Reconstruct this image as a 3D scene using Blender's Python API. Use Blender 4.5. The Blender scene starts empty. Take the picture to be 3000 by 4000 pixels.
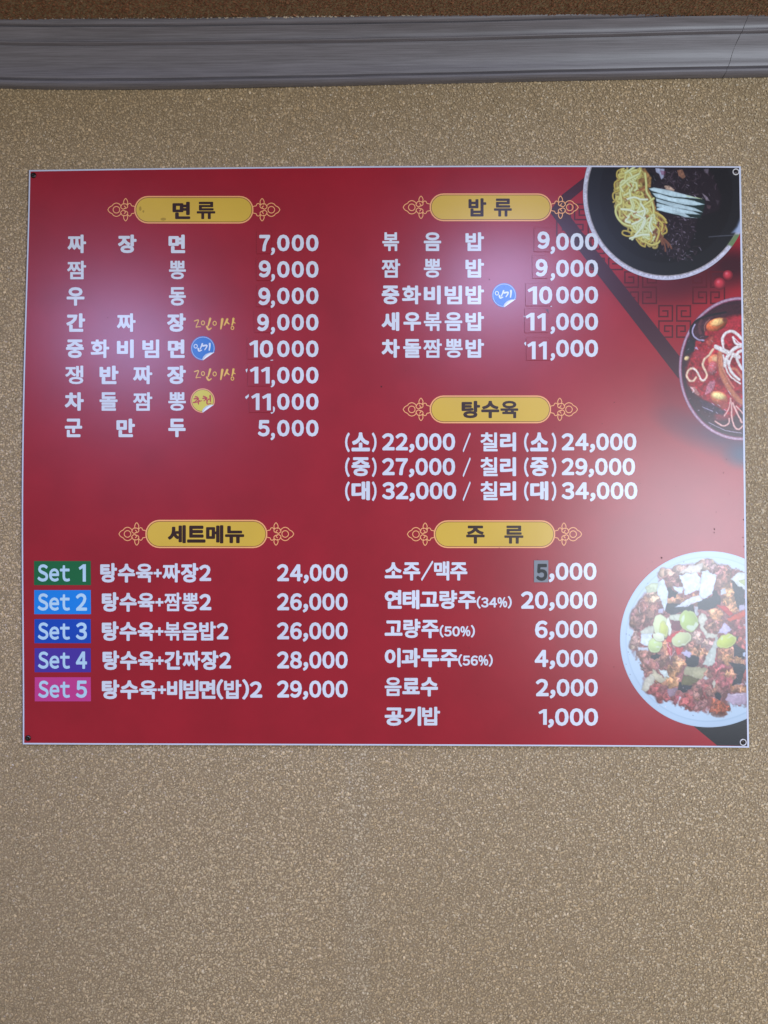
import bpy, math, random
import numpy as np
from mathutils import Matrix, Vector
from mathutils.geometry import delaunay_2d_cdt

random.seed(7); np.random.seed(7)
sc = bpy.context.scene
COL = sc.collection

# ------------------------------------------------------------------ camera
F = 3000.0                       # focal length in photo pixels (3000 x 4000 frame)
CAM = np.array([0.0212, -1.5978, 1.5865])
PITCH, YAW = 0.02685, 0.01242
cx_, sx_, cz_, sz_ = math.cos(PITCH), math.sin(PITCH), math.cos(YAW), math.sin(YAW)
RM = np.array([[cz_, -sz_, 0], [sz_, cz_, 0], [0, 0, 1]]) @ np.array([[1, 0, 0], [0, cx_, -sx_], [0, sx_, cx_]])
cam = bpy.data.cameras.new('camera')
cam.sensor_fit = 'VERTICAL'; cam.sensor_height = 36.0; cam.lens = 36.0 * F / 4000.0
cam.clip_start = 0.02; cam.clip_end = 100
co = bpy.data.objects.new('camera', cam); COL.objects.link(co)
co.location = CAM; co.rotation_euler = (math.pi / 2 + PITCH, 0, YAW)
sc.camera = co

# ------------------------------------------------------------------ light
sc.view_settings.view_transform = 'Standard'; sc.view_settings.look = 'None'
sc.view_settings.exposure = 0.0; sc.view_settings.gamma = 1
sc.render.engine = 'CYCLES'
sc.cycles.max_bounces = 5
w = bpy.data.worlds.new('World'); sc.world = w; w.use_nodes = True
w.node_tree.nodes['Background'].inputs[0].default_value = (1.0, 0.86, 0.68, 1)
w.node_tree.nodes['Background'].inputs[1].default_value = 0.27

def lamp(name, loc, target, sx, sy, power, color, spread=180):
    l = bpy.data.lights.new(name, 'AREA'); l.shape = 'RECTANGLE'; l.size = sx; l.size_y = sy
    l.energy = power; l.color = color; l.spread = math.radians(spread)
    o = bpy.data.objects.new(name, l); COL.objects.link(o); o.location = loc
    d = Vector(target) - Vector(loc)
    o.rotation_euler = d.to_track_quat('-Z', 'Y').to_euler()
    return o
# ceiling lamps of the room behind the photographer and the daylight window to the right
lamp('ceiling_lamp', (0.46, -1.50, 2.60), (0.46, -1.50, 0), 0.34, 0.34, 31, (0.46, 0.56, 1.0))
lamp('ceiling_lamp', (-1.33, -2.35, 2.60), (-1.33, -2.35, 0), 0.42, 0.42, 72, (0.42, 0.52, 1.0))
lamp('window_daylight', (2.12, -3.60, 1.50), (0.9, 0, 1.45), 1.4, 1.4, 114, (0.80, 0.89, 1.0))

# ------------------------------------------------------------------ helpers
def at(px, py, Y=0.0):
    """point of the plane y = Y seen at photo pixel (px, py); arrays welcome"""
    px = np.asarray(px, float); py = np.asarray(py, float)
    d = np.stack([(px - 1500) / F, np.ones_like(px), -(py - 2000) / F], -1) @ RM.T
    t = (Y - CAM[1]) / d[..., 1]
    return CAM + d * t[..., None]

def s2l(c):
    c = np.asarray(c, float)
    return np.where(c <= 0.04045, c / 12.92, ((c + 0.055) / 1.055) ** 2.4)

def rgb(r, g, b):
    return tuple(float(v) for v in s2l(np.array([r, g, b]) / 255.0)) + (1,)

def link(name, me, m=None, parent=None):
    o = bpy.data.objects.new(name, me); COL.objects.link(o)
    if m is not None: me.materials.append(m)
    if parent is not None: o.parent = parent
    return o

def mesh_np(name, V, Fc, smooth=False):
    """V (n,3); Fc (m,k) equal-sized faces"""
    V = np.asarray(V, np.float32); Fc = np.asarray(Fc, np.int32)
    me = bpy.data.meshes.new(name)
    me.vertices.add(len(V)); me.vertices.foreach_set('co', V.ravel())
    k = Fc.shape[1]
    me.loops.add(Fc.size); me.loops.foreach_set('vertex_index', Fc.ravel())
    me.polygons.add(len(Fc))
    me.polygons.foreach_set('loop_start', np.arange(len(Fc), dtype=np.int32) * k)
    me.polygons.foreach_set('loop_total', np.full(len(Fc), k, np.int32))
    me.polygons.foreach_set('use_smooth', np.full(len(Fc), smooth))
    me.update(calc_edges=True); me.validate()
    return me

def set_col(me, C):
    a = me.color_attributes.new('print', 'FLOAT_COLOR', 'POINT')
    C4 = np.ones((len(C), 4), np.float32); C4[:, :3] = C
    a.data.foreach_set('color', C4.ravel())

def empty(name, loc=(0, 0, 0)):
    o = bpy.data.objects.new(name, None); COL.objects.link(o); o.location = loc
    o.empty_display_size = 0.05
    return o

# ------------------------------------------------------------------ materials
def nd(nt, t, **kw):
    n = nt.nodes.new(t)
    for k, v in kw.items(): setattr(n, k, v)
    return n

def base_mat(name):
    m = bpy.data.materials.new(name); m.use_nodes = True
    return m, m.node_tree, m.node_tree.nodes['Principled BSDF']

PRINT = {}
def print_mat(name, color=None, rough=0.29, attr=False):
    """satin laminated print: flat ink colour (or the print attribute), faint orange-peel relief, tiny tone mottling"""
    if name in PRINT: return PRINT[name]
    m, nt, b = base_mat(name)
    tc = nd(nt, 'ShaderNodeTexCoord')
    n1 = nd(nt, 'ShaderNodeTexNoise'); n1.inputs['Scale'].default_value = 420; n1.inputs['Detail'].default_value = 2
    n2 = nd(nt, 'ShaderNodeTexNoise'); n2.inputs['Scale'].default_value = 6; n2.inputs['Detail'].default_value = 3
    nt.links.new(tc.outputs['Object'], n1.inputs['Vector']); nt.links.new(tc.outputs['Object'], n2.inputs['Vector'])
    mx = nd(nt, 'ShaderNodeMix', data_type='RGBA', blend_type='MULTIPLY')
    mx.inputs['Factor'].default_value = 1
    rp = nd(nt, 'ShaderNodeMapRange'); rp.inputs['From Min'].default_value = 0.3; rp.inputs['From Max'].default_value = 0.7
    rp.inputs['To Min'].default_value = 0.93; rp.inputs['To Max'].default_value = 1.05
    nt.links.new(n2.outputs['Fac'], rp.inputs['Value'])
    nt.links.new(rp.outputs['Result'], mx.inputs['B'])
    if attr:
        a = nd(nt, 'ShaderNodeAttribute', attribute_name='print')
        nt.links.new(a.outputs['Color'], mx.inputs['A'])
    else:
        mx.inputs['A'].default_value = color
    nt.links.new(mx.outputs['Result'], b.inputs['Base Color'])
    bp = nd(nt, 'ShaderNodeBump'); bp.inputs['Strength'].default_value = 0.12; bp.inputs['Distance'].default_value = 0.0006
    nt.links.new(n1.outputs['Fac'], bp.inputs['Height']); nt.links.new(bp.outputs['Normal'], b.inputs['Normal'])
    b.inputs['Roughness'].default_value = rough
    b.inputs['IOR'].default_value = 1.5
    PRINT[name] = m
    return m

RED = (150, 26, 40)
M_print = print_mat('printed_sheet', attr=True)
M_white = print_mat('white_print', rgb(207, 211, 215))
M_gold = print_mat('gold_print', rgb(208, 170, 62))
M_peach = print_mat('peach_line_print', rgb(238, 168, 108))
M_brown = print_mat('dark_brown_print', rgb(48, 24, 18))
M_ring = print_mat('brown_line_print', rgb(110, 52, 22))
M_band = print_mat('dark_band_print', rgb(62, 24, 38))
M_key = print_mat('fret_print', rgb(82, 10, 26))
M_navy = print_mat('dark_navy_print', rgb(26, 28, 34))
M_hand = print_mat('yellow_script_print', rgb(226, 178, 74))
M_green = print_mat('green_tag_print', rgb(18, 98, 56))
M_sky = print_mat('light_blue_tag_print', rgb(16, 124, 206))
M_blue = print_mat('blue_tag_print', rgb(12, 68, 164))
M_indigo = print_mat('indigo_tag_print', rgb(70, 50, 146))
M_pink = print_mat('pink_tag_print', rgb(190, 60, 130))
M_tagtext = print_mat('pale_tag_lettering', rgb(176, 206, 220))
M_badge_blue = print_mat('blue_badge_print', rgb(8, 104, 178))
M_badge_yel = print_mat('yellow_badge_print', rgb(206, 190, 60))
M_badge_red = print_mat('red_script_print', rgb(176, 38, 40))
M_peel = print_mat('peeled_corner_print', rgb(190, 192, 196))
M_peel2 = print_mat('peeled_corner_light_print', rgb(226, 228, 230))
M_patch = print_mat('red_patch_vinyl', rgb(149, 26, 40), rough=0.29)
M_tear = print_mat('dark_red_print', rgb(84, 10, 22))
M_grey = print_mat('grey_patch_vinyl', rgb(116, 120, 124), rough=0.42)
M_black = print_mat('black_print', rgb(8, 9, 11), rough=0.5)
M_speck = print_mat('dirt', rgb(60, 20, 26), rough=0.8)
M_foam = print_mat('white_foam_board', rgb(196, 202, 216), rough=0.4)

def metal(name, col, rough):
    m, nt, b = base_mat(name)
    b.inputs['Base Color'].default_value = col; b.inputs['Metallic'].default_value = 1; b.inputs['Roughness'].default_value = rough
    n = nd(nt, 'ShaderNodeTexNoise'); n.inputs['Scale'].default_value = 900
    bp = nd(nt, 'ShaderNodeBump'); bp.inputs['Strength'].default_value = 0.2; bp.inputs['Distance'].default_value = 0.0003
    nt.links.new(n.outputs['Fac'], bp.inputs['Height']); nt.links.new(bp.outputs['Normal'], b.inputs['Normal'])
    return m
M_darkscrew = metal('tarnished_screw_metal', rgb(70, 62, 60), 0.32)
M_steel = print_mat('white_washer_plastic', rgb(214, 212, 208), rough=0.35)

def flake_mat(name):
    m, nt, b = base_mat(name)
    a = nd(nt, 'ShaderNodeAttribute', attribute_name='print')
    tc = nd(nt, 'ShaderNodeTexCoord')
    n = nd(nt, 'ShaderNodeTexNoise'); n.inputs['Scale'].default_value = 260; n.inputs['Detail'].default_value = 3
    nt.links.new(tc.outputs['Object'], n.inputs['Vector'])
    rp = nd(nt, 'ShaderNodeMapRange'); rp.inputs['From Min'].default_value = 0.3; rp.inputs['From Max'].default_value = 0.7
    rp.inputs['To Min'].default_value = 0.8; rp.inputs['To Max'].default_value = 1.15
    nt.links.new(n.outputs['Fac'], rp.inputs['Value'])
    mx = nd(nt, 'ShaderNodeMix', data_type='RGBA', blend_type='MULTIPLY'); mx.inputs['Factor'].default_value = 1
    nt.links.new(a.outputs['Color'], mx.inputs['A']); nt.links.new(rp.outputs['Result'], mx.inputs['B'])
    nt.links.new(mx.outputs['Result'], b.inputs['Base Color'])
    bp = nd(nt, 'ShaderNodeBump'); bp.inputs['Strength'].default_value = 0.3; bp.inputs['Distance'].default_value = 0.0008
    nt.links.new(n.outputs['Fac'], bp.inputs['Height']); nt.links.new(bp.outputs['Normal'], b.inputs['Normal'])
    b.inputs['Roughness'].default_value = 0.36
    return m
M_flake = flake_mat('mica_flakes')

def backing_mat():
    m, nt, b = base_mat('wallpaper_backing')
    tc = nd(nt, 'ShaderNodeTexCoord')
    v = nd(nt, 'ShaderNodeTexVoronoi'); v.inputs['Scale'].default_value = 190
    nt.links.new(tc.outputs['Object'], v.inputs['Vector'])
    cr = nd(nt, 'ShaderNodeValToRGB')
    cr.color_ramp.elements[0].color = rgb(160, 137, 104); cr.color_ramp.elements[1].color = rgb(128, 109, 80)
    nt.links.new(v.outputs['Distance'], cr.inputs['Fac']); nt.links.new(cr.outputs['Color'], b.inputs['Base Color'])
    bp = nd(nt, 'ShaderNodeBump'); bp.inputs['Strength'].default_value = 0.6; bp.inputs['Distance'].default_value = 0.001
    nt.links.new(v.outputs['Distance'], bp.inputs['Height']); nt.links.new(bp.outputs['Normal'], b.inputs['Normal'])
    b.inputs['Roughness'].default_value = 0.7
    return m
M_back = backing_mat()

def wood_mat():
    m, nt, b = base_mat('grey_wood_laminate')
    tc = nd(nt, 'ShaderNodeTexCoord')
    mp = nd(nt, 'ShaderNodeMapping'); mp.inputs['Scale'].default_value = (9, 420, 420)
    nt.links.new(tc.outputs['Object'], mp.inputs['Vector'])
    n = nd(nt, 'ShaderNodeTexNoise'); n.inputs['Scale'].default_value = 1; n.inputs['Detail'].default_value = 6; n.inputs['Roughness'].default_value = 0.62
    nt.links.new(mp.outputs['Vector'], n.inputs['Vector'])
    mp2 = nd(nt, 'ShaderNodeMapping'); mp2.inputs['Scale'].default_value = (2.5, 70, 70)
    nt.links.new(tc.outputs['Object'], mp2.inputs['Vector'])
    n2 = nd(nt, 'ShaderNodeTexNoise'); n2.inputs['Scale'].default_value = 1; n2.inputs['Detail'].default_value = 3
    nt.links.new(mp2.outputs['Vector'], n2.inputs['Vector'])
    ad = nd(nt, 'ShaderNodeMath', operation='MULTIPLY_ADD'); ad.inputs[1].default_value = 0.3
    nt.links.new(n2.outputs['Fac'], ad.inputs[0])
    ml = nd(nt, 'ShaderNodeMath', operation='MULTIPLY'); ml.inputs[1].default_value = 0.7
    nt.links.new(n.outputs['Fac'], ml.inputs[0]); nt.links.new(ml.outputs[0], ad.inputs[2])
    cr = nd(nt, 'ShaderNodeValToRGB')
    cr.color_ramp.elements[0].position = 0.36; cr.color_ramp.elements[0].color = rgb(100, 96, 100)
    cr.color_ramp.elements[1].position = 0.66; cr.color_ramp.elements[1].color = rgb(128, 124, 130)
    nt.links.new(ad.outputs[0], cr.inputs['Fac']); nt.links.new(cr.outputs['Color'], b.inputs['Base Color'])
    bp = nd(nt, 'ShaderNodeBump'); bp.inputs['Strength'].default_value = 0.25; bp.inputs['Distance'].default_value = 0.0006
    nt.links.new(n.outputs['Fac'], bp.inputs['Height']); nt.links.new(bp.outputs['Normal'], b.inputs['Normal'])
    b.inputs['Roughness'].default_value = 0.42
    return m
M_wood = wood_mat()

# ------------------------------------------------------------------ wall and ceiling
def lowfreq(x, z, seed):
    r = np.random.RandomState(seed); v = np.zeros_like(x)
    for k in range(14):
        a = r.uniform(0, 2 * np.pi); f = r.uniform(2, 14); v += np.sin((x * np.cos(a) + z * np.sin(a)) * f + r.uniform(0, 6.28)) / (3 + f * 0.5)
    return v

def flakes(u0, u1, v0, v1, pitch, seed, hole=None, base=(180, 156, 119)):
    """overlapping tilted mica chips over a rectangle; returns verts (u, height, v), tris, colours"""
    r = np.random.RandomState(seed)
    us = np.arange(u0, u1, pitch); vs = np.arange(v0, v1, pitch * 0.92)
    U, V = np.meshgrid(us, vs); U[1::2] += pitch / 2
    U = U.ravel(); V = V.ravel()
    U = U + r.uniform(-.55, .55, U.size) * pitch; V = V + r.uniform(-.55, .55, V.size) * pitch
    if hole is not None:
        k = ~((U > hole[0]) & (U < hole[1]) & (V > hole[2]) & (V < hole[3])); U, V = U[k], V[k]
    n = U.size; K = 5
    rad = pitch * r.lognormal(-0.62, 0.28, n).clip(0.28, 1.0); el = r.uniform(0.5, 1.0, n); th = r.uniform(0, np.pi, n)
    ang = (np.arange(K)[None] / K * 2 * np.pi) + r.uniform(-.35, .35, (n, K))
    rr = rad[:, None] * r.uniform(0.75, 1.15, (n, K))
    a = rr * np.cos(ang); b = rr * np.sin(ang) * el[:, None]
    du = a * np.cos(th)[:, None] - b * np.sin(th)[:, None]; dv = a * np.sin(th)[:, None] + b * np.cos(th)[:, None]
    tu = r.normal(0, .15, n); tv = r.normal(0, .15, n); h0 = r.uniform(0.0005, 0.0014, n)
    H = h0[:, None] + du * tu[:, None] + dv * tv[:, None] + r.normal(0, .00012, (n, K))
    P = np.zeros((n, K + 1, 3))
    P[:, :K, 0] = U[:, None] + du; P[:, :K, 2] = V[:, None] + dv; P[:, :K, 1] = H
    P[:, K, 0] = U + r.normal(0, .15, n) * rad; P[:, K, 2] = V + r.normal(0, .15, n) * rad; P[:, K, 1] = h0 + rad * 0.16
    P[..., 1] = np.maximum(P[..., 1], -0.0003)
    idx = np.arange(n)[:, None, None] * (K + 1)
    tri = np.array([[k, (k + 1) % K, K] for k in range(K)])[None]
    T = (idx + tri).reshape(-1, 3)
    br = r.normal(1.0, .075, n) + (r.rand(n) < .08) * r.uniform(.1, .4, n) + 0.09 * lowfreq(U, V, seed + 5)
    hue = 0.5 * lowfreq(U, V, seed + 9) + r.normal(0, .35, n)
    c = s2l(np.array(base) / 255.0)[None] * br[:, None].clip(.45, 1.7)
    c = c * np.stack([1 + .05 * hue, np.ones(n), 1 - .06 * hue], 1)
    if hole is not None:      # pale vertical strip and butt seam of the wallpaper below the board
        sx0, sx1 = SEAM; band_ = (V < 1.4) * np.clip((U - sx0) / .02, 0, 1) * np.clip((sx1 - U) / .006, 0, 1)
        c = c * (1 + band_[:, None] * np.array([.01, .05, .12])[None]); c = c * (1 - .14 * (np.abs(U - sx1) < .0022))[:, None]
    C = np.repeat(c[:, None], K + 1, 1)
    C[:, :K] *= 0.93
    return P.reshape(-1, 3), T, C.reshape(-1, 3)

CEIL_Z = float(at(1500, 62, -0.075)[2])
def quad_obj(name, pts, m, parent=None):
    return link(name, mesh_np(name, pts, [[0, 1, 2, 3]]), m, parent)
SEAM = (float(at(1325, 3200)[0]), float(at(1447, 3200)[0]))
X0, X1, Z0 = -1.12, 1.16, 0.36
wall = quad_obj('wall', [(X0, 0, Z0), (X1, 0, Z0), (X1, 0, CEIL_Z), (X0, 0, CEIL_Z)], M_back)
wall['kind'] = 'structure'
P, T, C = flakes(X0 + .01, X1 - .01, Z0 + .01, float(at(1500, 300)[2]), 0.0045, 3, hole=(-0.71, 0.71, 1.19, 2.31))
P[:, 1] = -P[:, 1]
me = mesh_np('mica_flakes', P, T[:, ::-1]); set_col(me, C)
o = link('mica_flakes', me, M_flake, wall); o['kind'] = 'stuff'
ceiling = quad_obj('ceiling', [(X0, 0, CEIL_Z), (X1, 0, CEIL_Z), (X1, -0.75, CEIL_Z), (X0, -0.75, CEIL_Z)], M_back)
ceiling['kind'] = 'structure'
P, T, C = flakes(X0 + .01, X1 - .01, 0.066, 0.74, 0.0046, 4, base=(140, 98, 70))  # same paper as the wall; the ceiling's shade is put into a darker base
Q = np.stack([P[:, 0], -P[:, 2], CEIL_Z - P[:, 1]], 1)
me = mesh_np('mica_flakes', Q, T); set_col(me, C)
o = link('mica_flakes', me, M_flake, ceiling); o['kind'] = 'stuff'

# ------------------------------------------------------------------ crown moulding
def interp(xs, pts):
    pts = np.array(pts, float); return np.interp(xs, pts[:, 0], pts[:, 1])
def smooth_interp(xs, pts):
    pts = np.array(pts, float); c = np.polyfit(pts[:, 0] / 1500 - 1, pts[:, 1], 4); return np.polyval(c, xs / 1500 - 1)
BOT = [(0, 336), (250, 340), (600, 340), (1000, 332), (1500, 321), (2000, 311), (2500, 300), (3000, 291)]
TOPL = [(0, 70), (500, 72), (1000, 69), (1500, 61), (2000, 50), (2500, 38), (3000, 23)]
# profile: (fraction from bottom 0 to top 1, distance out from the wall in m)
PROF = [(0, .002), (0, .012), (.012, .0175), (.035, .0205), (.07, .0212), (.090, .0200), (.100, .0165), (.112, .0160), (.122, .0185), (.130, .0215), (.145, .0225),
        (.20, .0235), (.28, .0258), (.36, .0295), (.44, .0345), (.52, .0405), (.58, .0455), (.612, .0475), (.622, .0462), (.634, .0470), (.640, .0510), (.650, .0545), (.664, .0555), (.678, .0550),
        (.690, .0535), (.72, .0540), (.77, .0570), (.82, .0625), (.855, .0675), (.872, .0690), (.880, .0655), (.896, .0655), (.903, .0690), (.912, .0725), (.935, .0745), (.975, .0755), (1.0, .0750)]
CRACK = [(291, 2851), (262, 2858), (250, 2862), (163, 2876), (113, 2891), (77, 2899), (30, 2902)]
def moulding_length(name, xa, xb, parent, cut_left=None, cut_right=None):
    n = 90; V = []
    for i in range(n + 1):
        t = i / n
        for j, (f, out) in enumerate(PROF):
            yp = 291 - f * 262
            a, b = xa, xb
            c = float(np.interp(-yp, [-p[0] for p in CRACK], [p[1] for p in CRACK]))
            if cut_right: b = c - 0.9 - 0.5 * math.sin(j * 2.1)
            if cut_left: a = c + 0.6 + 0.5 * math.sin(j * 1.3)
            px = a + (b - a) * t
            zb = at(px, smooth_interp(px, BOT), -PROF[1][1])[2]; zt = at(px, smooth_interp(px, TOPL), -.075)[2]
            x = at(px, 200, -0.04)[0]
            wob = 0.0012 * math.sin(px / 260.0 + 1) + 0.0006 * math.sin(px / 90.0)
            V.append((x, -out + wob * 0.6, zb + (zt - zb) * f))
    m = len(PROF); Fs = []
    for i in range(n):
        for j in range(m - 1):
            a = i * m + j; Fs.append((a, a + m, a + m + 1, a + 1))
    me = mesh_np(name, V, Fs, True)
    o = link(name, me, M_wood, parent)
    md = o.modifiers.new('edge', 'EDGE_SPLIT'); md.split_angle = math.radians(35)
    return o
crown = empty('crown_moulding', (0, -0.01, float(at(1500, 200)[2])))
crown['label'] = 'long grey wood-grain crown moulding running along the top of the wall under the brown ceiling'
crown['category'] = 'moulding'
def fix(o, parent):            # keep world placement after parenting to a moved empty
    o.parent = parent; o.matrix_parent_inverse = Matrix.Translation(-Vector(parent.location))
for nm, a, b, kw in (('moulding_length', -420, 2850, dict(cut_right=True)), ('moulding_length', 2852, 3420, dict(cut_left=True))):
    fix(moulding_length(nm, a, b, None, **kw), crown)
# pale sealant crumbs along the joint between moulding and ceiling paper
rs = np.random.RandomState(11); V = []; Fs = []
for i in range(620):
    px = rs.uniform(-350, 3350); s = rs.uniform(.0008, .0022) * (1.3 if px > 1000 else 1)
    p = at(px, smooth_interp(px, TOPL) - rs.uniform(-2, 5), -.0762); k = len(V)
    q = [(0, 0, s * .8), (s * rs.uniform(.6, 1.6), 0, 0), (0, 0, -s * .8), (-s * rs.uniform(.6, 1.6), 0, 0), (0, -s * .8, 0)]
    V += [tuple(p + np.array(v)) for v in q]
    Fs += [(k, k + 1, k + 4), (k + 1, k + 2, k + 4), (k + 2, k + 3, k + 4), (k + 3, k, k + 4)]
m_seal = print_mat('pale_sealant', rgb(186, 170, 150), rough=0.4)
o = link('sealant_crumbs', mesh_np('sealant_crumbs', V, [f[::-1] for f in Fs]), m_seal); o['kind'] = 'stuff'; fix(o, crown)

# ------------------------------------------------------------------ flat artwork helpers
def union2d(polys, eps=1e-5):
    """polygons (lists of 2D points, may overlap) -> verts, tris of their union"""
    vs = []; fs = []
    for p in polys:
        k = len(vs); vs += [Vector((float(a), float(b))) for a, b in p]; fs.append(list(range(k, k + len(p))))
    r = delaunay_2d_cdt(vs, [], fs, 0, eps)
    keep = [f for f, of in zip(r[2], r[5]) if len(of)]
    return [tuple(v) for v in r[0]], keep

def ccw(p):
    a = sum(p[i][0] * p[(i + 1) % len(p)][1] - p[(i + 1) % len(p)][0] * p[i][1] for i in range(len(p)))
    return p if a > 0 else p[::-1]

def capsules(pts, w, closed=False, n=8, taper=None):
    """convex pieces covering a polyline of width w (w may be a list)"""
    out = []; m = len(pts); ws = w if isinstance(w, (list, tuple)) else [w] * m
    for i in range(m if closed else m - 1):
        a, b = np.array(pts[i], float), np.array(pts[(i + 1) % m], float); wa, wb = ws[i] / 2, ws[(i + 1) % m] / 2
        d = b - a; L = np.hypot(*d)
        if L < 1e-9: continue
        d /= L; q = np.array([-d[1], d[0]])
        out.append(ccw([tuple(a + q * wa), tuple(a - q * wa), tuple(b - q * wb), tuple(b + q * wb)]))
    for i in range(m):
        c = np.array(pts[i], float); r = ws[i] / 2 * 1.0
        out.append([(c[0] + r * math.cos(6.28318 * (k + .5) / n), c[1] + r * math.sin(6.28318 * (k + .5) / n)) for k in range(n)])
    return out

def ell(cx, cy, rx, ry, n=20, a0=0, a1=2 * math.pi):
    full = abs(a1 - a0 - 2 * math.pi) < 1e-6
    return [(cx + rx * math.cos(a0 + (a1 - a0) * i / (n if full else n - 1)), cy + ry * math.sin(a0 + (a1 - a0) * i / (n if full else n - 1))) for i in range(n)]

FRONT = -0.0100                  # y of the printed face of the board
LAY = 0.00012                    # one ink or vinyl layer
def flat(name, polys, m, parent, layer, union=True):
    """artwork given in photo pixels, laid on the face of the board"""
    if union: v, f = union2d([ccw(list(p)) for p in polys])
    else:
        v, f = [], []
        for p in polys:
            k = len(v); v += list(p); f.append(tuple(range(k, k + len(p))))
    return flat_mesh(name, v, f, m, parent, layer)
def flat_mesh(name, v, f, m, parent, layer):
    a = np.array(v, float); W3 = at(a[:, 0], a[:, 1], FRONT - LAY * layer)
    me = bpy.data.meshes.new(name)
    ff = []
    for t in f:
        p = [v[i] for i in t]
        s = sum(p[i][0] * p[(i + 1) % len(p)][1] - p[(i + 1) % len(p)][0] * p[i][1] for i in range(len(p)))
        ff.append(tuple(t) if s < 0 else tuple(t)[::-1])
    me.from_pydata([tuple(x) for x in W3], [], ff); me.update()
    return link(name, me, m, parent)
def merge(meshes):
    V = []; Fs = []
    for v, f in meshes:
        k = len(V); V += list(v); Fs += [tuple(i + k for i in t) for t in f]
    return V, Fs

# ---- lettering: outlines of the built-in font, thickened by a true union
FW = {c: chr(ord(c) + 0xFEE0) for c in '0123456789,()%+/Set'}
GL = {}
def raw_glyph(ch):
    cu = bpy.data.curves.new('g', 'FONT'); cu.body = FW.get(ch, ch); cu.resolution_u = 3; cu.size = 1
    ob = bpy.data.objects.new('g', cu); COL.objects.link(ob)
    me = ob.to_mesh()
    v = [(p.co.x, p.co.y) for p in me.vertices]; f = [tuple(p.vertices) for p in me.polygons]
    ob.to_mesh_clear(); bpy.data.objects.remove(ob); bpy.data.curves.remove(cu)
    return v, f
DENSE = set('짜짬뽕볶쟁찜빔맥량륙육탕화')
def glyph(ch, bold):
    key = (ch, bold)
    if key in GL: return GL[key]
    v, f = raw_glyph(ch)
    r = bold
    if ch in '짬뽕볶쟁칠': r = bold * 0.55
    elif ch in '음동돌류': r = bold * 0.68
    elif ch in '중주우군': r = bold * .85
    elif ch in '짜빔맥량화육돌밥': r = bold * 0.78
    # weld, then boundary edges
    idx = {}; mp = []
    vv = []
    for p in v:
        k = (round(p[0], 5), round(p[1], 5))
        if k not in idx: idx[k] = len(vv); vv.append(p)
        mp.append(idx[k])
    f = [tuple(mp[i] for i in t) for t in f]
    cnt = {}
    for t in f:
        for i in range(len(t)):
            e = tuple(sorted((t[i], t[(i + 1) % len(t)]))); cnt[e] = cnt.get(e, 0) + 1
    polys = [ccw([vv[i] for i in t]) for t in f if len(set(t)) == len(t)]
    polys = [p for p in polys if abs(sum(p[i][0] * p[(i + 1) % len(p)][1] - p[(i + 1) % len(p)][0] * p[i][1] for i in range(len(p)))) > 1e-7]
    area = lambda p: abs(sum(p[i][0] * p[(i + 1) % len(p)][1] - p[(i + 1) % len(p)][0] * p[i][1] for i in range(len(p)))) / 2
    lim = sum(area(p) for p in polys) + sum(math.dist(vv[a], vv[b]) for (a, b), c in cnt.items() if c == 1) * r * 1.12 + .004
    if ch == '1': polys = []; r = 0; polys = [[(.215, 0), (.385, 0), (.385, .74), (.235, .74), (.215, .725)], [(0, .60), (.055, .50), (.215, .575), (.385, .70), (.235, .74)]]; lim = 1
    if ch == '+': polys = [[(0, .30), (.42, .30), (.42, .42), (0, .42)], [(.15, .15), (.27, .15), (.27, .57), (.15, .57)]]; r = 0; lim = 1
    base_ = list(polys)
    for attempt in range(12):
        polys = list(base_); jit = random.Random(attempt)
        if r > 0:
            for (a, b), c in cnt.items():
                if c == 1: polys += capsules([vv[a], vv[b]], 2 * r * (1 + .004 * attempt), n=8)
        if attempt: polys = [[(x + jit.uniform(-4e-4, 4e-4), y + jit.uniform(-4e-4, 4e-4)) for x, y in p] for p in polys]
        V, T = union2d(polys, 1e-6)
        if sum(area([V[i] for i in t]) for t in T) < lim: break
    else: print('glyph trouble', ch)
    a = np.array(V); GL[key] = (a, T, a[:, 0].min(), a[:, 0].max(), a[:, 1].min(), a[:, 1].max())
    return GL[key]

SQ = {'/': .62, '+': 1.0, '%': .86}
def layout(text, box, bold=.036, gap=.07, core=None, widths=None):
    """place a string so that its ink fills the pixel box (x0, y0, x1, y1); commas and brackets may hang out below"""
    x = 0; items = []; lo, hi = 1e9, -1e9
    for ch in text:
        if ch == ' ': x += .35; continue
        a, T, gx0, gx1, gy0, gy1 = glyph(ch, bold)
        if len(text) > 1 and ch in SQ: a = a * np.array([SQ[ch], 1]); gx0 *= SQ[ch]; gx1 *= SQ[ch]
        items.append((a, T, x - gx0)); x += gx1 - gx0 + gap
        if ch not in ',()/+%' or len(text) == 1: lo = min(lo, gy0); hi = max(hi, gy1)
    x -= gap
    X0_, Y0_, X1_, Y1_ = box; kx = (X1_ - X0_) / x; ky = (Y1_ - Y0_) / (hi - lo); out = []
    for a, T, off in items:
        px = X0_ + (a[:, 0] + off) * kx; py = Y1_ - (a[:, 1] - lo) * ky
        out.append((list(zip(px, py)), T))
    return out
def lettering(name, parts, m, parent, layer):
    """every letter is a mesh of its own, gathered under an Empty (or straight under the part that carries it)"""
    if parent is None: root = bpy.data.objects.new(name, None); root.empty_display_size = .01; COL.objects.link(root)
    else: root = parent
    for v, f in parts: flat_mesh('letter', v, f, m, root, layer)
    return root

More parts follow.
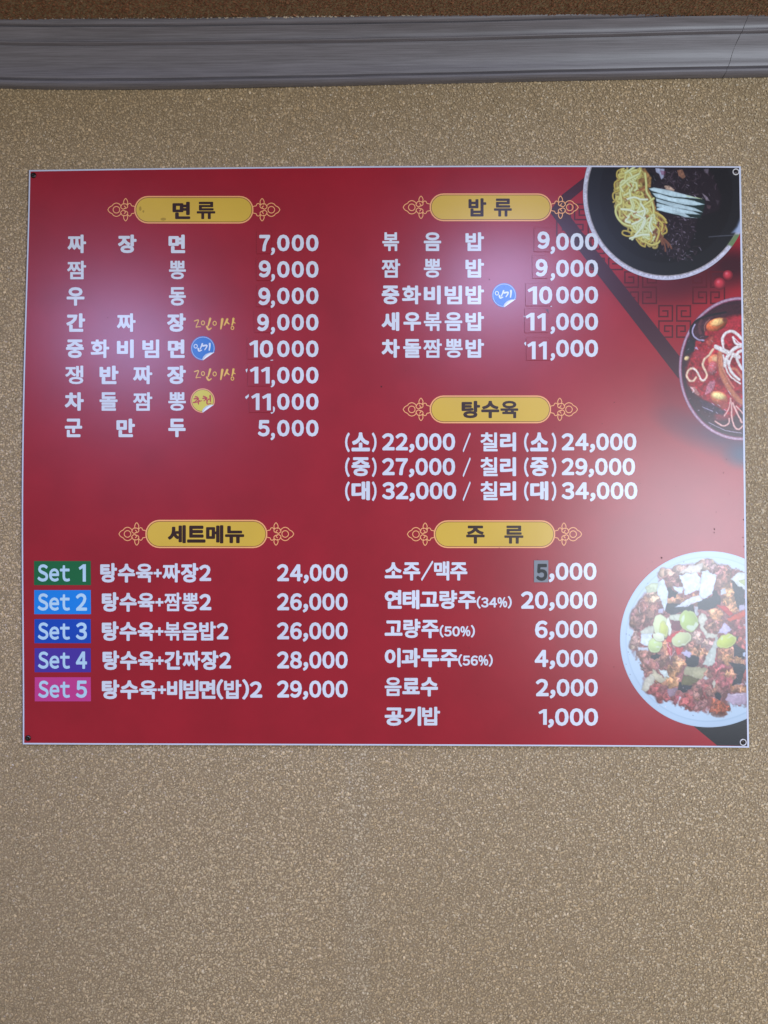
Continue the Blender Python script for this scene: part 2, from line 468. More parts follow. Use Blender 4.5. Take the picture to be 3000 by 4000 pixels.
A = lambda x0, y0, x1, y1: (x0 * .9042, 600 + y0 * .9042, x1 * .9042, 600 + y1 * .9042)            # upper left quarter survey
B = lambda x0, y0, x1, y1: (1500 + x0 * .9042, 600 + y0 * .9042, 1500 + x1 * .9042, 600 + y1 * .9042)
Cc = lambda x0, y0, x1, y1: (x0 * .9042, 1800 + y0 * .9042, x1 * .9042, 1800 + y1 * .9042)
D = lambda x0, y0, x1, y1: (1500 + x0 * .9042, 1800 + y0 * .9042, 1500 + x1 * .9042, 1800 + y1 * .9042)

# ------------------------------------------------------------------ the board
OUT_T = [(113, 664), (800, 655.5), (1500, 647.5), (2200, 647.5), (2894, 649.5)]
OUT_B = [(88.6, 2908), (800, 2911), (1500, 2912.5), (2200, 2916), (2926.5, 2921)]
OUT_L = [(664, 113), (800, 108.3), (1200, 99), (1550, 89.5), (1800, 84.8), (2000, 84.2), (2500, 87.3), (2908, 88.6)]
OUT_R = [(649.5, 2894), (1138, 2902), (1800, 2911.3), (2400, 2918.5), (2921, 2926.5)]
def poly_eval(tab, t, deg=3):
    a = np.array(tab, float); s = (a[:, 0] - a[0, 0]) / (a[-1, 0] - a[0, 0])
    c = np.polyfit(s, a[:, 1], deg); y = np.polyval(c, t)
    e0 = a[0, 1] - np.polyval(c, 0); e1 = a[-1, 1] - np.polyval(c, 1)
    return y + e0 * (1 - t) + e1 * t
def coons(s, t, inset=0.0):
    """s across 0..1, t down 0..1 -> photo pixels inside the board outline (inset in pixels)"""
    tx = lambda u: OUT_T[0][0] + u * (OUT_T[-1][0] - OUT_T[0][0]); bx_ = lambda u: OUT_B[0][0] + u * (OUT_B[-1][0] - OUT_B[0][0])
    ly = lambda u: OUT_L[0][0] + u * (OUT_L[-1][0] - OUT_L[0][0]); ry = lambda u: OUT_R[0][0] + u * (OUT_R[-1][0] - OUT_R[0][0])
    Tx, Ty = tx(s), poly_eval(OUT_T, s); Bx, By = bx_(s), poly_eval(OUT_B, s)
    Lx, Ly = poly_eval(OUT_L, t, 4), ly(t); Rx, Ry = poly_eval(OUT_R, t), ry(t)
    c00 = (OUT_T[0][0], OUT_T[0][1]); c10 = (OUT_T[-1][0], OUT_T[-1][1]); c01 = (OUT_B[0][0], OUT_B[0][1]); c11 = (OUT_B[-1][0], OUT_B[-1][1])
    x = (1 - t) * Tx + t * Bx + (1 - s) * Lx + s * Rx - ((1 - s) * (1 - t) * c00[0] + s * (1 - t) * c10[0] + (1 - s) * t * c01[0] + s * t * c11[0])
    y = (1 - t) * Ty + t * By + (1 - s) * Ly + s * Ry - ((1 - s) * (1 - t) * c00[1] + s * (1 - t) * c10[1] + (1 - s) * t * c01[1] + s * t * c11[1])
    return x, y
bc = at(1500, 1780, 0)
board = empty('menu_board', (float(bc[0]), 0, float(bc[2])))
board['label'] = 'large red Korean restaurant menu board screwed to the wall, food photos down its right side'
board['category'] = 'menu board'
BINV = Matrix.Translation(-Vector(board.location))
ROOTFIX = []
def onboard(o):
    o.parent = board; o.matrix_parent_inverse = BINV; return o

# foam panel with its white cut edge
N = 60; s = np.linspace(0, 1, N)
ring = []
for (ss, tt) in [(s, 0 * s), (0 * s + 1, s), (s[::-1], 0 * s + 1), (0 * s, s[::-1])]:
    x, y = coons(ss, tt); ring += list(zip(x[:-1], y[:-1]))
ring = np.array(ring)
chop = []
for p in ring:        # corners slightly knocked off
    chop.append(p)
R0 = at(ring[:, 0], ring[:, 1], -0.0030); R1 = at(ring[:, 0], ring[:, 1], FRONT + .0008)
cen = ring.mean(0); ins = ring + (cen - ring) / np.linalg.norm(cen - ring, axis=1)[:, None] * 1.2
R2 = at(ins[:, 0], ins[:, 1], FRONT)
n = len(ring); V = np.concatenate([R0, R1, R2]); Fs = []
for i in range(n):
    j = (i + 1) % n; Fs += [(i, j, n + j, n + i), (n + i, n + j, 2 * n + j, 2 * n + i)]
me = bpy.data.meshes.new('foam_panel'); me.from_pydata([tuple(v) for v in V], [], Fs + [tuple(range(2 * n, 3 * n))])
me.update(); import bmesh
bm = bmesh.new(); bm.from_mesh(me); bmesh.ops.recalc_face_normals(bm, faces=bm.faces); bm.to_mesh(me); bm.free()
panel = onboard(link('foam_panel', me, M_foam))

# ------------------------------------------------------------------ painter for the printed photographs (ink colours only)
def noise2(h, w_, cell, seed):
    r = np.random.RandomState(seed); gh, gw = int(h / cell) + 3, int(w_ / cell) + 3; g = r.rand(gh, gw)
    y = np.arange(h) / cell; x = np.arange(w_) / cell; yi = y.astype(int); xi = x.astype(int)
    fy = (y - yi)[:, None]; fx = (x - xi)[None]; fy = fy * fy * (3 - 2 * fy); fx = fx * fx * (3 - 2 * fx)
    a = g[yi][:, xi]; b = g[yi][:, xi + 1]; c = g[yi + 1][:, xi]; d = g[yi + 1][:, xi + 1]
    return (a * (1 - fx) + b * fx) * (1 - fy) + (c * (1 - fx) + d * fx) * fy
def catmull(P, n=8):
    P = [np.array(p, float) for p in P]
    if len(P) < 3: return P
    out = []
    for i in range(len(P) - 1):
        p0 = P[max(i - 1, 0)]; p1 = P[i]; p2 = P[i + 1]; p3 = P[min(i + 2, len(P) - 1)]
        for k in range(n):
            t = k / n; out.append(.5 * (2 * p1 + (p2 - p0) * t + (2 * p0 - 5 * p1 + 4 * p2 - p3) * t * t + (3 * p1 - p0 - 3 * p2 + p3) * t ** 3))
    out.append(P[-1]); return out
class Canvas:
    def __init__(s, x0, y0, x1, y1, step, base, tf=lambda u, v: (u, v), k=1.0):
        s.x0, s.y0, s.step = x0, y0, step; s.w = int((x1 - x0) / step) + 2; s.h = int((y1 - y0) / step) + 2
        s.im = np.zeros((s.h, s.w, 3)) + np.array(base) / 255.0
        s.X, s.Y = np.meshgrid(x0 + np.arange(s.w) * step, y0 + np.arange(s.h) * step); s.tf = tf; s.k = k
    def win(s, xa, ya, xb, yb):
        i0 = max(int((ya - s.y0) / s.step) - 1, 0); i1 = min(int((yb - s.y0) / s.step) + 3, s.h)
        j0 = max(int((xa - s.x0) / s.step) - 1, 0); j1 = min(int((xb - s.x0) / s.step) + 3, s.w)
        return (slice(i0, max(i1, i0)), slice(j0, max(j1, j0)))
    def put(s, W, mask, col):
        col = np.asarray(col, float) / 255.0
        s.im[W] = s.im[W] * (1 - mask[..., None]) + col * mask[..., None]
    def ellipse(s, u, v, ru, rv, col, ang=0, soft=1.5, alpha=1.0, shade=0.0, ringw=None):
        x, y = s.tf(u, v); rx, ry = ru * s.k, rv * s.k; R = max(rx, ry) + soft * 3
        W = s.win(x - R, y - R, x + R, y + R); X, Y = s.X[W] - x, s.Y[W] - y
        if X.size == 0: return
        c, n_ = math.cos(ang), math.sin(ang); a = (X * c + Y * n_) / rx; b = (-X * n_ + Y * c) / ry
        r = np.hypot(a, b); d = (r - 1) * min(rx, ry); mk = np.clip(.5 - d / soft, 0, 1) * alpha
        if ringw: mk = mk * np.clip(.5 + (d + ringw * s.k) / soft, 0, 1)
        cc = np.asarray(col, float)
        if shade: cc = cc * (1 + shade * (.35 - (a * .5 + b * .7) - .7 * r ** 2))[..., None]
        s.put(W, mk, np.clip(cc, 0, 255))
    def poly(s, pts, col, soft=1.2, alpha=1.0, tex=0.0, seed=0, grad=None, rough=0.0):
        P = np.array([s.tf(*p) for p in pts], float)
        if rough:
            rr = np.random.RandomState(seed + 77); Q = []
            for i in range(len(P)):
                a, b = P[i], P[(i + 1) % len(P)]; m_ = max(int(np.hypot(*(b - a)) / 5), 1)
                for k in range(m_): Q.append(a + (b - a) * k / m_ + rr.normal(0, rough, 2))
            P = np.array(Q)
        W = s.win(P[:, 0].min() - 4, P[:, 1].min() - 4, P[:, 0].max() + 4, P[:, 1].max() + 4); X, Y = s.X[W], s.Y[W]
        if X.size == 0: return
        ins = np.zeros(X.shape, bool); D_ = np.full(X.shape, 1e9)
        for i in range(len(P)):
            a, b = P[i], P[(i + 1) % len(P)]
            cond = (a[1] > Y) != (b[1] > Y)
            xx = a[0] + (Y - a[1]) / (b[1] - a[1] + 1e-12) * (b[0] - a[0]); ins ^= cond & (X < xx)
            e = b - a; t = np.clip(((X - a[0]) * e[0] + (Y - a[1]) * e[1]) / (e @ e + 1e-9), 0, 1)
            D_ = np.minimum(D_, np.hypot(X - a[0] - t * e[0], Y - a[1] - t * e[1]))
        sd = np.where(ins, -D_, D_); mk = np.clip(.5 - sd / soft, 0, 1) * alpha
        cc = np.zeros(X.shape + (3,)) + np.asarray(col, float)
        cc *= (1 - .16 * np.exp(-(np.maximum(-sd, 0) / 3.0)))[..., None]
        if tex: cc *= (1 + tex * (noise2(X.shape[0], X.shape[1], 4, seed) - .5) + tex * (noise2(X.shape[0], X.shape[1], 11, seed + 1) - .5))[..., None]
        s.put(W, mk, np.clip(cc, 0, 255))
    def stroke(s, pts, wd, col, edge=None, curve=True, alpha=1.0, soft=1.3, hl=0.0):
        P = np.array([s.tf(*p) for p in pts], float); P = np.array(catmull(P)) if curve else P; r = wd * s.k / 2
        W = s.win(P[:, 0].min() - r - 3, P[:, 1].min() - r - 3, P[:, 0].max() + r + 3, P[:, 1].max() + r + 3); X, Y = s.X[W], s.Y[W]
        if X.size == 0: return
        D_ = np.full(X.shape, 1e9); S_ = np.zeros(X.shape)
        for i in range(len(P) - 1):
            a, b = P[i], P[i + 1]; e = b - a; L = math.hypot(*e) + 1e-9
            t = np.clip(((X - a[0]) * e[0] + (Y - a[1]) * e[1]) / (L * L), 0, 1)
            dx, dy = X - a[0] - t * e[0], Y - a[1] - t * e[1]; d = np.hypot(dx, dy); k = d < D_
            D_ = np.where(k, d, D_); S_ = np.where(k, (dx * -.5 + dy * -.8), S_)
        mk = np.clip(.5 - (D_ - r) / soft, 0, 1) * alpha
        cc = np.zeros(X.shape + (3,)) + np.asarray(col, float)
        if edge is not None:
            q = np.clip((D_ / r) ** 2 * .9 - S_ / r * .35, 0, 1)[..., None]; cc = cc * (1 - q) + np.asarray(edge, float) * q
        s.put(W, mk, cc)
    def lumps(s, u, v, ru, rv, col, seed, n=None, size=42, ang=0, hi=.5):
        r = np.random.RandomState(seed); n = n or int(ru * rv / 640) + 5
        s.ellipse(u, v, ru * 1.06, rv * 1.06, np.array(col) * .55, ang, soft=5, alpha=.6)
        pts = []
        for k in range(n):
            a = r.uniform(0, 6.283); q = math.sqrt(r.rand()) * .9; pts.append((q * math.cos(a) * ru, q * math.sin(a) * rv))
        pts.sort(key=lambda p: -(p[0] ** 2 / ru ** 2 + p[1] ** 2 / rv ** 2))
        for (a, b) in pts:
            x = u + a * math.cos(ang) - b * math.sin(ang); y = v + a * math.sin(ang) + b * math.cos(ang)
            c = np.array(col) * r.uniform(.82, 1.2) * np.array([1, r.uniform(.93, 1.05), r.uniform(.9, 1.08)])
            sz = size * r.uniform(.55, 1.15)
            s.ellipse(x + 2, y + 3, sz * 1.12, sz * 1.0, c * .70, soft=5, alpha=.5)
            s.ellipse(x, y, sz, sz * r.uniform(.65, 1), c, r.uniform(0, 3), soft=2.4, shade=.42)
            if r.rand() < hi: s.ellipse(x - sz * .3 + r.uniform(-4, 4), y - sz * .35, r.uniform(2.2, 5.5), r.uniform(2, 3.6), (225, 214, 214), r.uniform(0, 3), soft=1.6, alpha=.75)
    def sample(s, px, py):
        x = np.clip((px - s.x0) / s.step, 0, s.w - 1.001); y = np.clip((py - s.y0) / s.step, 0, s.h - 1.001)
        i = y.astype(int); j = x.astype(int); fy = (y - i)[..., None]; fx = (x - j)[..., None]
        c = s.im[i, j] * (1 - fy) * (1 - fx) + s.im[i, j + 1] * (1 - fy) * fx + s.im[i + 1, j] * fy * (1 - fx) + s.im[i + 1, j + 1] * fy * fx
        return s2l(np.clip(c, 0, 1))
    def warp(s, amp, cell, seed, where=None):
        dx = (noise2(s.h, s.w, cell, seed) - .5) * 2 * amp; dy = (noise2(s.h, s.w, cell, seed + 1) - .5) * 2 * amp
        if where is not None: dx *= where; dy *= where
        X = s.X + dx; Y = s.Y + dy; j = np.clip(((X - s.x0) / s.step), 0, s.w - 1.001); i = np.clip(((Y - s.y0) / s.step), 0, s.h - 1.001)
        i0 = i.astype(int); j0 = j.astype(int); fy = (i - i0)[..., None]; fx = (j - j0)[..., None]; m = s.im
        s.im = m[i0, j0] * (1 - fy) * (1 - fx) + m[i0, j0 + 1] * (1 - fy) * fx + m[i0 + 1, j0] * fy * (1 - fx) + m[i0 + 1, j0 + 1] * fy * fx

def grid_mesh(name, PX, PY, cols, m, layer):
    h, w_ = PX.shape; W3 = at(PX.ravel(), PY.ravel(), FRONT - LAY * layer)
    i = np.arange(h - 1)[:, None] * w_ + np.arange(w_ - 1)[None]; i = i.ravel()
    me = mesh_np(name, W3, np.stack([i, i + w_, i + w_ + 1, i + 1], 1)); set_col(me, cols.reshape(-1, 3))
    return onboard(link(name, me, m))

# printed background: red with the bowls' soft printed shadows painted into it
bg = Canvas(60, 620, 2950, 2950, 10, RED)
r_ = noise2(bg.h, bg.w, 9, 21)[..., None] * .05 + noise2(bg.h, bg.w, 2, 22)[..., None] * .02
bg.im *= (0.965 + r_)
bg.ellipse(2700, 1095, 180, 60, (58, 14, 30), ang=-.25, soft=100, alpha=.75)
bg.ellipse(2860, 1035, 90, 60, (50, 14, 28), soft=70, alpha=.9)
bg.ellipse(2590, 1110, 150, 40, (84, 18, 36), soft=80, alpha=.6)
bg.ellipse(2815, 1708, 170, 48, (52, 40, 70), ang=.35, soft=80, alpha=.75)
bg.ellipse(2910, 1775, 60, 40, (44, 62, 92), soft=50, alpha=.9)
bg.ellipse(2640, 1560, 70, 130, (100, 20, 44), ang=-.4, soft=80, alpha=.35)
s_ = np.linspace(0, 1, 340); t_ = np.linspace(0, 1, 290); S, T_ = np.meshgrid(s_, t_)
PX, PY = coons(S, T_)
l, rr_, tp, bt = 5.8, 7.0, 5.8, 6.2
PX2 = PX + l * (1 - S) - rr_ * S; PY2 = PY + tp * (1 - T_) - bt * T_
grid_mesh('print_sheet', PX2, PY2, bg.sample(PX2, PY2), M_print, .6)
def right_edge(y):
    t = (y - 649.5) / (2921 - 649.5); return poly_eval(OUT_R, t) - rr_ - .3
def top_edge(x):
    return poly_eval(OUT_T, (np.asarray(x, float) - 113) / (2894 - 113)) + tp + .3

# ---- dark corner, dark band, fret patterns
rx = [(float(right_edge(y)), y) for y in np.linspace(2780, 2914.2, 8)]
onboard(flat('dark_corner', [[(2690, 2815), (2704, 2832), (2801.5, 2912.2), (2860, 2912.8)] + rx[::-1]], M_navy, None, 1.4, union=True))
K2 = lambda u, v: (1500 + u * .9042, 600 + v * .9042)
band = [K2(884, 88), K2(772, 176), K2(714, 250), K2(905, 500), K2(1040, 672), K2(1272, 972), K2(1300, 905), K2(1140, 700), K2(905, 403), K2(785, 246), K2(796, 208), K2(872, 146)]
onboard(flat('diagonal_band', [band[:3] + [band[9], band[10], band[11]], [band[2], band[3], band[8], band[9]], [band[3], band[4], band[7], band[8]], [band[4], band[5], band[6], band[7]]], M_band, None, 1.8))
def fret(x0, y0):
    sx, sy = 123.0 / 385, 123.0 / 390; P1 = [(50, 65), (108, 65), (108, 135), (0, 135), (0, 0), (165, 0), (165, 190), (0, 190), (0, 390), (165, 390), (165, 250), (70, 250), (70, 318), (120, 318)]
    P2 = [(330, 65), (275, 65), (275, 135), (385, 135), (385, 0), (218, 0), (218, 190), (385, 190), (385, 390), (218, 390), (218, 250), (320, 250), (320, 318), (268, 318)]
    out = []
    for P_ in (P1, P2):
        q = [(x0 + a * sx, y0 + b * sy) for a, b in P_]
        for i in range(len(q) - 1):
            a, b = q[i], q[i + 1]; h = 3.0
            out.append([(min(a[0], b[0]) - h, min(a[1], b[1]) - h), (max(a[0], b[0]) + h, min(a[1], b[1]) - h), (max(a[0], b[0]) + h, max(a[1], b[1]) + h), (min(a[0], b[0]) - h, max(a[1], b[1]) + h)])
    return out
for (x0, y0) in ((2574, 1194), (2441, 1062), (2707, 1062), (2308, 930), (2175, 798)):
    onboard(flat('fret_pattern', fret(x0, y0), M_key, None, 1.2))

# ---- dish photographs
def dish(name, cv, cx, cy, rx, ry, rows, cols, layer, ytop=None, label=None):
    y0 = cy - ry; y1 = cy + ry
    if ytop: y0 = ytop
    th0 = math.asin(max(-1, (y0 - cy) / ry)); th1 = math.asin(min(1, (y1 - cy) / ry))
    th = np.linspace(th0, th1, rows); y = cy + ry * np.sin(th); y = y + 0
    hw = rx * np.sqrt(np.clip(1 - ((y - cy) / ry) ** 2, 0, 1)) + .01
    xl = cx - hw; xr = np.minimum(cx + hw, right_edge(y))
    keep = xr > xl + .02; y, xl, xr = y[keep], xl[keep], xr[keep]
    u = np.linspace(0, 1, cols); PXX = xl[:, None] + (xr - xl)[:, None] * u[None]; PYY = np.repeat(y[:, None], cols, 1)
    if ytop: 
        k = np.clip(1 - (PYY - y0) / 40.0, 0, 1); PYY = PYY + k * (top_edge(PXX) - y0)
    o = grid_mesh(name, PXX, PYY, cv.sample(PXX, PYY), M_print, layer)
    if label: o['label'] = label
    return o

# noodles with black bean sauce in the dark bowl
R1f = lambda u, v: (2250 + u / 2.37, 640 + v / 2.37)
c1 = Canvas(2260, 640, 2920, 1110, 1.6, (30, 31, 36), R1f, 1 / 2.37)
def bowl_rim(c, cx, cy, rx, ry, cols):
    for (f, col) in cols:
        W = (slice(None), slice(None)); r = np.hypot((c.X - cx) / (rx * f), (c.Y - cy) / (ry * f)); c.put(W, np.clip(.5 - (r - 1) * rx / 1.6, 0, 1), col)
bowl_rim(c1, 2602, 758, 325, 336, ((1.0, (188, 186, 198)), (.957, (150, 142, 142)), (.944, (27, 28, 33)), (.80, (22, 22, 27))))
nz = noise2(c1.h, c1.w, 3, 3); ringm = np.hypot((c1.X - 2602) / 325, (c1.Y - 758) / 336)
c1.im *= np.where((ringm > .945) & (ringm < .985), (0.86 + .28 * nz), 1)[..., None]
rr = np.random.RandomState(5)
c1.poly([(640, 40), (760, 130), (700, 200), (760, 420), (840, 560), (830, 660), (760, 780), (900, 880), (1010, 820), (1090, 680), (1130, 500), (1330, 430), (1350, 300), (1260, 80), (1100, 40)], (34, 26, 34), soft=10, alpha=.9)
for k in range(170):
    t = rr.rand(); cx0, cy0 = (900 + 330 * rr.randn() * .55, 60 + 300 * rr.rand()) if t < .55 else (950 + 110 * rr.randn() * .8, 480 + 400 * rr.rand())
    if cx0 < 690 or cx0 > 1340: continue
    a = rr.uniform(0, 6.28); L = rr.uniform(20, 70); cc = rr.choice([52, 66, 80, 44])
    c1.stroke([(cx0, cy0), (cx0 + L * .5 * math.cos(a) + rr.uniform(-9, 9), cy0 + L * .5 * math.sin(a)), (cx0 + L * math.cos(a), cy0 + L * math.sin(a))], rr.uniform(9, 16), (cc, cc * .8, cc * .92), edge=(20, 16, 22), alpha=.8)
for k in range(130):
    t = rr.rand(); cx0, cy0 = (920 + 260 * rr.randn() * .6, 50 + 280 * rr.rand()) if t < .45 else (960 + 100 * rr.randn() * .8, 480 + 410 * rr.rand())
    if cx0 < 690 or cx0 > 1330: continue
    a = rr.uniform(-.4, 2.2); L = rr.uniform(6, 30); g = rr.uniform(110, 205)
    c1.stroke([(cx0, cy0), (cx0 + L * math.cos(a), cy0 + L * math.sin(a))], rr.uniform(2.5, 5), (g, g * .93, g * 1.02), curve=False, alpha=rr.uniform(.5, .95))
c1.poly([(735, 40), (820, 45), (810, 130), (790, 145), (770, 95), (740, 75)], (178, 184, 206), tex=.3); c1.poly([(780, 60), (835, 70), (820, 105), (790, 100)], (128, 72, 98), alpha=.6)
c1.poly([(935, 60), (985, 50), (1015, 120), (990, 140), (950, 110)], (150, 106, 84), tex=.4); c1.poly([(1180, 50), (1230, 45), (1225, 90), (1195, 85)], (112, 100, 110), tex=.4, alpha=.8)
c1.poly([(815, 205), (860, 200), (915, 240), (905, 255), (830, 235)], (190, 160, 138), tex=.5); c1.poly([(1165, 270), (1210, 300), (1240, 345), (1205, 340)], (150, 136, 146), tex=.5)
c1.poly([(1210, 380), (1250, 390), (1240, 420), (1212, 410)], (110, 84, 88), tex=.3, alpha=.7); c1.poly([(1290, 330), (1330, 340), (1310, 385)], (70, 60, 68), alpha=.7)
# pale noodle heap
spine = [(520, 70, 110), (480, 200, 120), (500, 330, 140), (540, 440, 165), (640, 560, 150), (700, 660, 110)]
c1.poly([(400, 60), (640, 40), (700, 130), (690, 240), (740, 400), (800, 500), (845, 590), (800, 650), (740, 720), (620, 760), (540, 690), (560, 610), (440, 560), (370, 440), (385, 350), (350, 230)], (150, 112, 66), soft=4, tex=.5, seed=4)
def rnd_noodle(col, edge, wd, shrink=1.0, lmin=120, lmax=300, rng=rr):
    k = rng.randint(len(spine)); sx0, sy0, R = spine[k]; R *= shrink
    a = rng.uniform(0, 6.28); q = math.sqrt(rng.rand()); p = np.array([sx0 + q * R * math.cos(a), sy0 + q * R * math.sin(a)])
    hd = rng.uniform(0, 6.28); cur = rng.uniform(-.55, .55); pts = [tuple(p)]; L = rng.uniform(lmin, lmax); st = 26
    for _ in range(int(L / st)):
        hd += cur + rng.uniform(-.25, .25); nx = p + st * np.array([math.cos(hd), math.sin(hd)])
        d = min(math.hypot(nx[0] - s0, (nx[1] - s1)) / s2 for s0, s1, s2 in spine)
        if d > shrink * .98: hd += 1.1 * (1 if cur > 0 else -1); nx = p + st * np.array([math.cos(hd), math.sin(hd)])
        p = nx
        if p[1] < 36: break
        pts.append(tuple(p))
    if len(pts) > 2: c1.stroke(pts, wd, col, edge=edge)
for k in range(46): rnd_noodle((172, 158, 92), (112, 96, 52), rr.uniform(19, 23))
for pts in ([(430, 45), (385, 70), (380, 120), (410, 140)], [(400, 150), (360, 175), (362, 230), (400, 245)], [(395, 250), (345, 275), (350, 330), (395, 345)], [(345, 355), (385, 330), (420, 320)],
            [(540, 660), (480, 670), (432, 650), (438, 622), (480, 625), (530, 645)], [(600, 690), (600, 745), (635, 765), (650, 720)], [(560, 700), (600, 750), (640, 768)],
            [(760, 470), (800, 500), (835, 545), (800, 540)], [(770, 560), (830, 590), (840, 630), (810, 650)], [(740, 600), (760, 660), (740, 715)], [(690, 660), (700, 700), (680, 725), (660, 690)]):
    c1.stroke(pts, 17, (190, 170, 84), edge=(104, 84, 40))
for k in range(38): rnd_noodle((200, 192, 112), (146, 132, 66), rr.uniform(19, 24), .93)
for pts in ([(560, 60), (470, 90), (450, 150), (410, 200), (415, 270), (400, 330)], [(410, 270), (420, 360), (380, 390), (368, 450), (400, 520), (460, 565), (540, 580), (600, 570)],
            [(600, 60), (570, 120), (520, 170), (450, 180)], [(640, 90), (650, 180), (655, 260), (690, 320), (715, 400), (720, 470), (700, 560), (690, 640)],
            [(490, 320), (560, 350), (600, 420), (620, 480), (600, 560), (560, 640)], [(430, 420), (520, 415), (600, 400), (680, 350), (720, 320)]):
    c1.stroke(pts, 22, (206, 208, 136), edge=(150, 144, 76))
for k in range(30): rnd_noodle((206, 214, 160), (160, 160, 96), rr.uniform(19, 23), .70)
for pts in ([(470, 330), (540, 310), (600, 330), (660, 330)], [(420, 420), (500, 430), (560, 450), (640, 430)], [(600, 370), (640, 440), (600, 520), (520, 560)], [(640, 500), (600, 600), (560, 650), (520, 700)],
            [(700, 500), (680, 580), (700, 650), (600, 660), (500, 690)], [(490, 490), (460, 530), (500, 545)], [(560, 470), (640, 520), (610, 600)]):
    c1.stroke(pts, 21, (214, 224, 196), edge=(172, 178, 124))
for pts in ([(560, 250), (610, 235), (635, 215)], [(500, 180), (520, 215)], [(455, 320), (470, 335)], [(530, 465), (560, 450)], [(440, 470), (470, 500)]): c1.stroke(pts, 10, (140, 78, 52), alpha=.75)
for k in range(16):
    x, y = 770 + rr.randn() * 30, 640 + rr.randn() * 60; a = rr.uniform(.8, 2.2); L = rr.uniform(50, 110)
    c1.stroke([(x, y), (x + L * .5 * math.cos(a) + 10, y + L * .5 * math.sin(a)), (x + L * math.cos(a), y + L * math.sin(a))], 17, (132, 84, 62), edge=(74, 44, 40), alpha=.9)
for pts in ([(760, 470), (805, 500), (838, 545)], [(740, 500), (800, 560), (790, 620)], [(720, 560), (770, 620), (745, 715)], [(690, 640), (700, 690), (670, 725)], [(735, 450), (790, 480), (830, 520)]): c1.stroke(pts, 20, (200, 182, 96), edge=(140, 116, 56))
# cucumber matchsticks
c1.poly([(670, 225), (720, 215), (1190, 330), (1195, 380), (1175, 450), (1150, 505), (1040, 500), (740, 430), (760, 340), (700, 290)], (30, 46, 44), soft=4)
for pts, g in (([(672, 228), (720, 220), (860, 245), (1030, 290), (1168, 326), (1040, 315), (900, 305), (800, 280), (700, 250)], 1), ([(705, 268), (760, 275), (880, 312), (1000, 325), (1100, 345), (1192, 376), (1090, 386), (980, 374), (850, 342), (740, 310)], 1.02),
               ([(740, 318), (850, 350), (1000, 385), (1100, 410), (1172, 448), (1060, 432), (900, 400), (745, 350)], .96), ([(748, 362), (860, 390), (1000, 425), (1080, 440), (1150, 470), (1020, 462), (880, 436), (745, 395)], 1),
               ([(750, 408), (800, 400), (900, 440), (1000, 458), (1055, 492), (980, 480), (860, 455), (745, 425)], 1.02), ([(900, 452), (1000, 460), (1040, 492), (1120, 500), (1000, 492)], .9)):
    c1.poly(pts, (190 * g, 214 * g, 216 * g), tex=.12, seed=int(pts[0][0]))
    c1.stroke(pts[1:5], 3, (226, 240, 244), alpha=.6)
c1.stroke([(1020, 296), (1165, 324)], 5, (190, 204, 130), alpha=.8, curve=False)
# right-hand glint, pale streak and leaf tip
c1.stroke([(1230, 676), (1330, 668), (1480, 660)], 6, (120, 124, 134), alpha=.7, soft=4)
c1.poly([(1540, 480), (1540, 640), (1440, 640), (1490, 580), (1520, 500)], (150, 168, 196), soft=10, alpha=.85); c1.poly([(1550, 650), (1470, 655), (1405, 745), (1500, 800), (1545, 700)], (96, 120, 72), soft=9, alpha=.9)
dish('noodle_bowl_print', c1, 2602, 758, 325, 336, 300, 330, 2.6, ytop=656.2, label='printed photo of yellow noodles and black bean sauce in a dark round bowl')

for (x, y, r0) in ((2843, 1075, 20), (2811, 1108, 24)):
    ct = Canvas(x - 40, y - 40, x + 40, y + 40, 2, (96, 18, 34)); ct.ellipse(x, y, r0 * .8, r0 * .8, (178, 50, 62), soft=14, shade=.25); ct.ellipse(x - 5, y - 7, 4, 4, (214, 130, 138), soft=8, alpha=.7)
    dish('tomato_print', ct, x, y, r0, r0, 26, 26, 1.5)
# spicy seafood noodle soup
R2f = lambda u, v: (2550 + u / 3.16, 1100 + v / 3.16)
c2 = Canvas(2640, 1150, 2925, 1730, 1.5, (60, 20, 34), R2f, 1 / 3.16)
bowl_rim(c2, 2895, 1440, 244, 281, ((1.0, (140, 92, 112)), (.988, (172, 140, 158)), (.962, (120, 62, 82)), (.948, (54, 26, 38)), (.90, (60, 26, 38))))
c2.poly([(520, 700), (700, 560), (900, 440), (1110, 400), (1130, 1500), (1000, 1680), (800, 1700), (700, 1500), (560, 1420), (440, 1290), (400, 1100), (480, 900)], (152, 34, 44), soft=14, tex=.45, seed=8)
c2.poly([(560, 1440), (720, 1500), (900, 1600), (880, 1660), (640, 1600)], (58, 36, 54), soft=10, tex=.3); c2.poly([(430, 700), (530, 720), (510, 860), (400, 900)], (40, 36, 44), soft=6)
for (u, v, a, b, col) in ((900, 640, 160, 90, (160, 40, 54)), (1020, 500, 90, 60, (168, 44, 58)), (600, 1180, 120, 70, (150, 36, 50)), (580, 900, 70, 50, (156, 46, 62)), (860, 1230, 80, 60, (96, 28, 42)), (850, 1680, 90, 40, (116, 40, 56))):
    c2.ellipse(u, v, a, b, col, soft=12, alpha=.7)
c2.poly([(470, 560), (560, 460), (720, 400), (900, 370), (940, 395), (800, 440), (690, 470), (640, 560), (640, 660), (700, 680), (600, 735), (520, 700), (475, 650)], (64, 34, 44), tex=.3)
c2.stroke([(900, 380), (760, 405), (620, 440), (520, 500), (470, 580), (470, 650), (530, 705), (620, 735)], 26, (30, 24, 32)); c2.stroke([(520, 530), (490, 600), (505, 670), (570, 720), (630, 725)], 20, (170, 160, 186), edge=(110, 96, 116))
c2.stroke([(600, 480), (570, 560), (590, 640)], 34, (92, 52, 58), alpha=.8); c2.stroke([(700, 470), (640, 540), (640, 610)], 16, (150, 96, 84), alpha=.8)
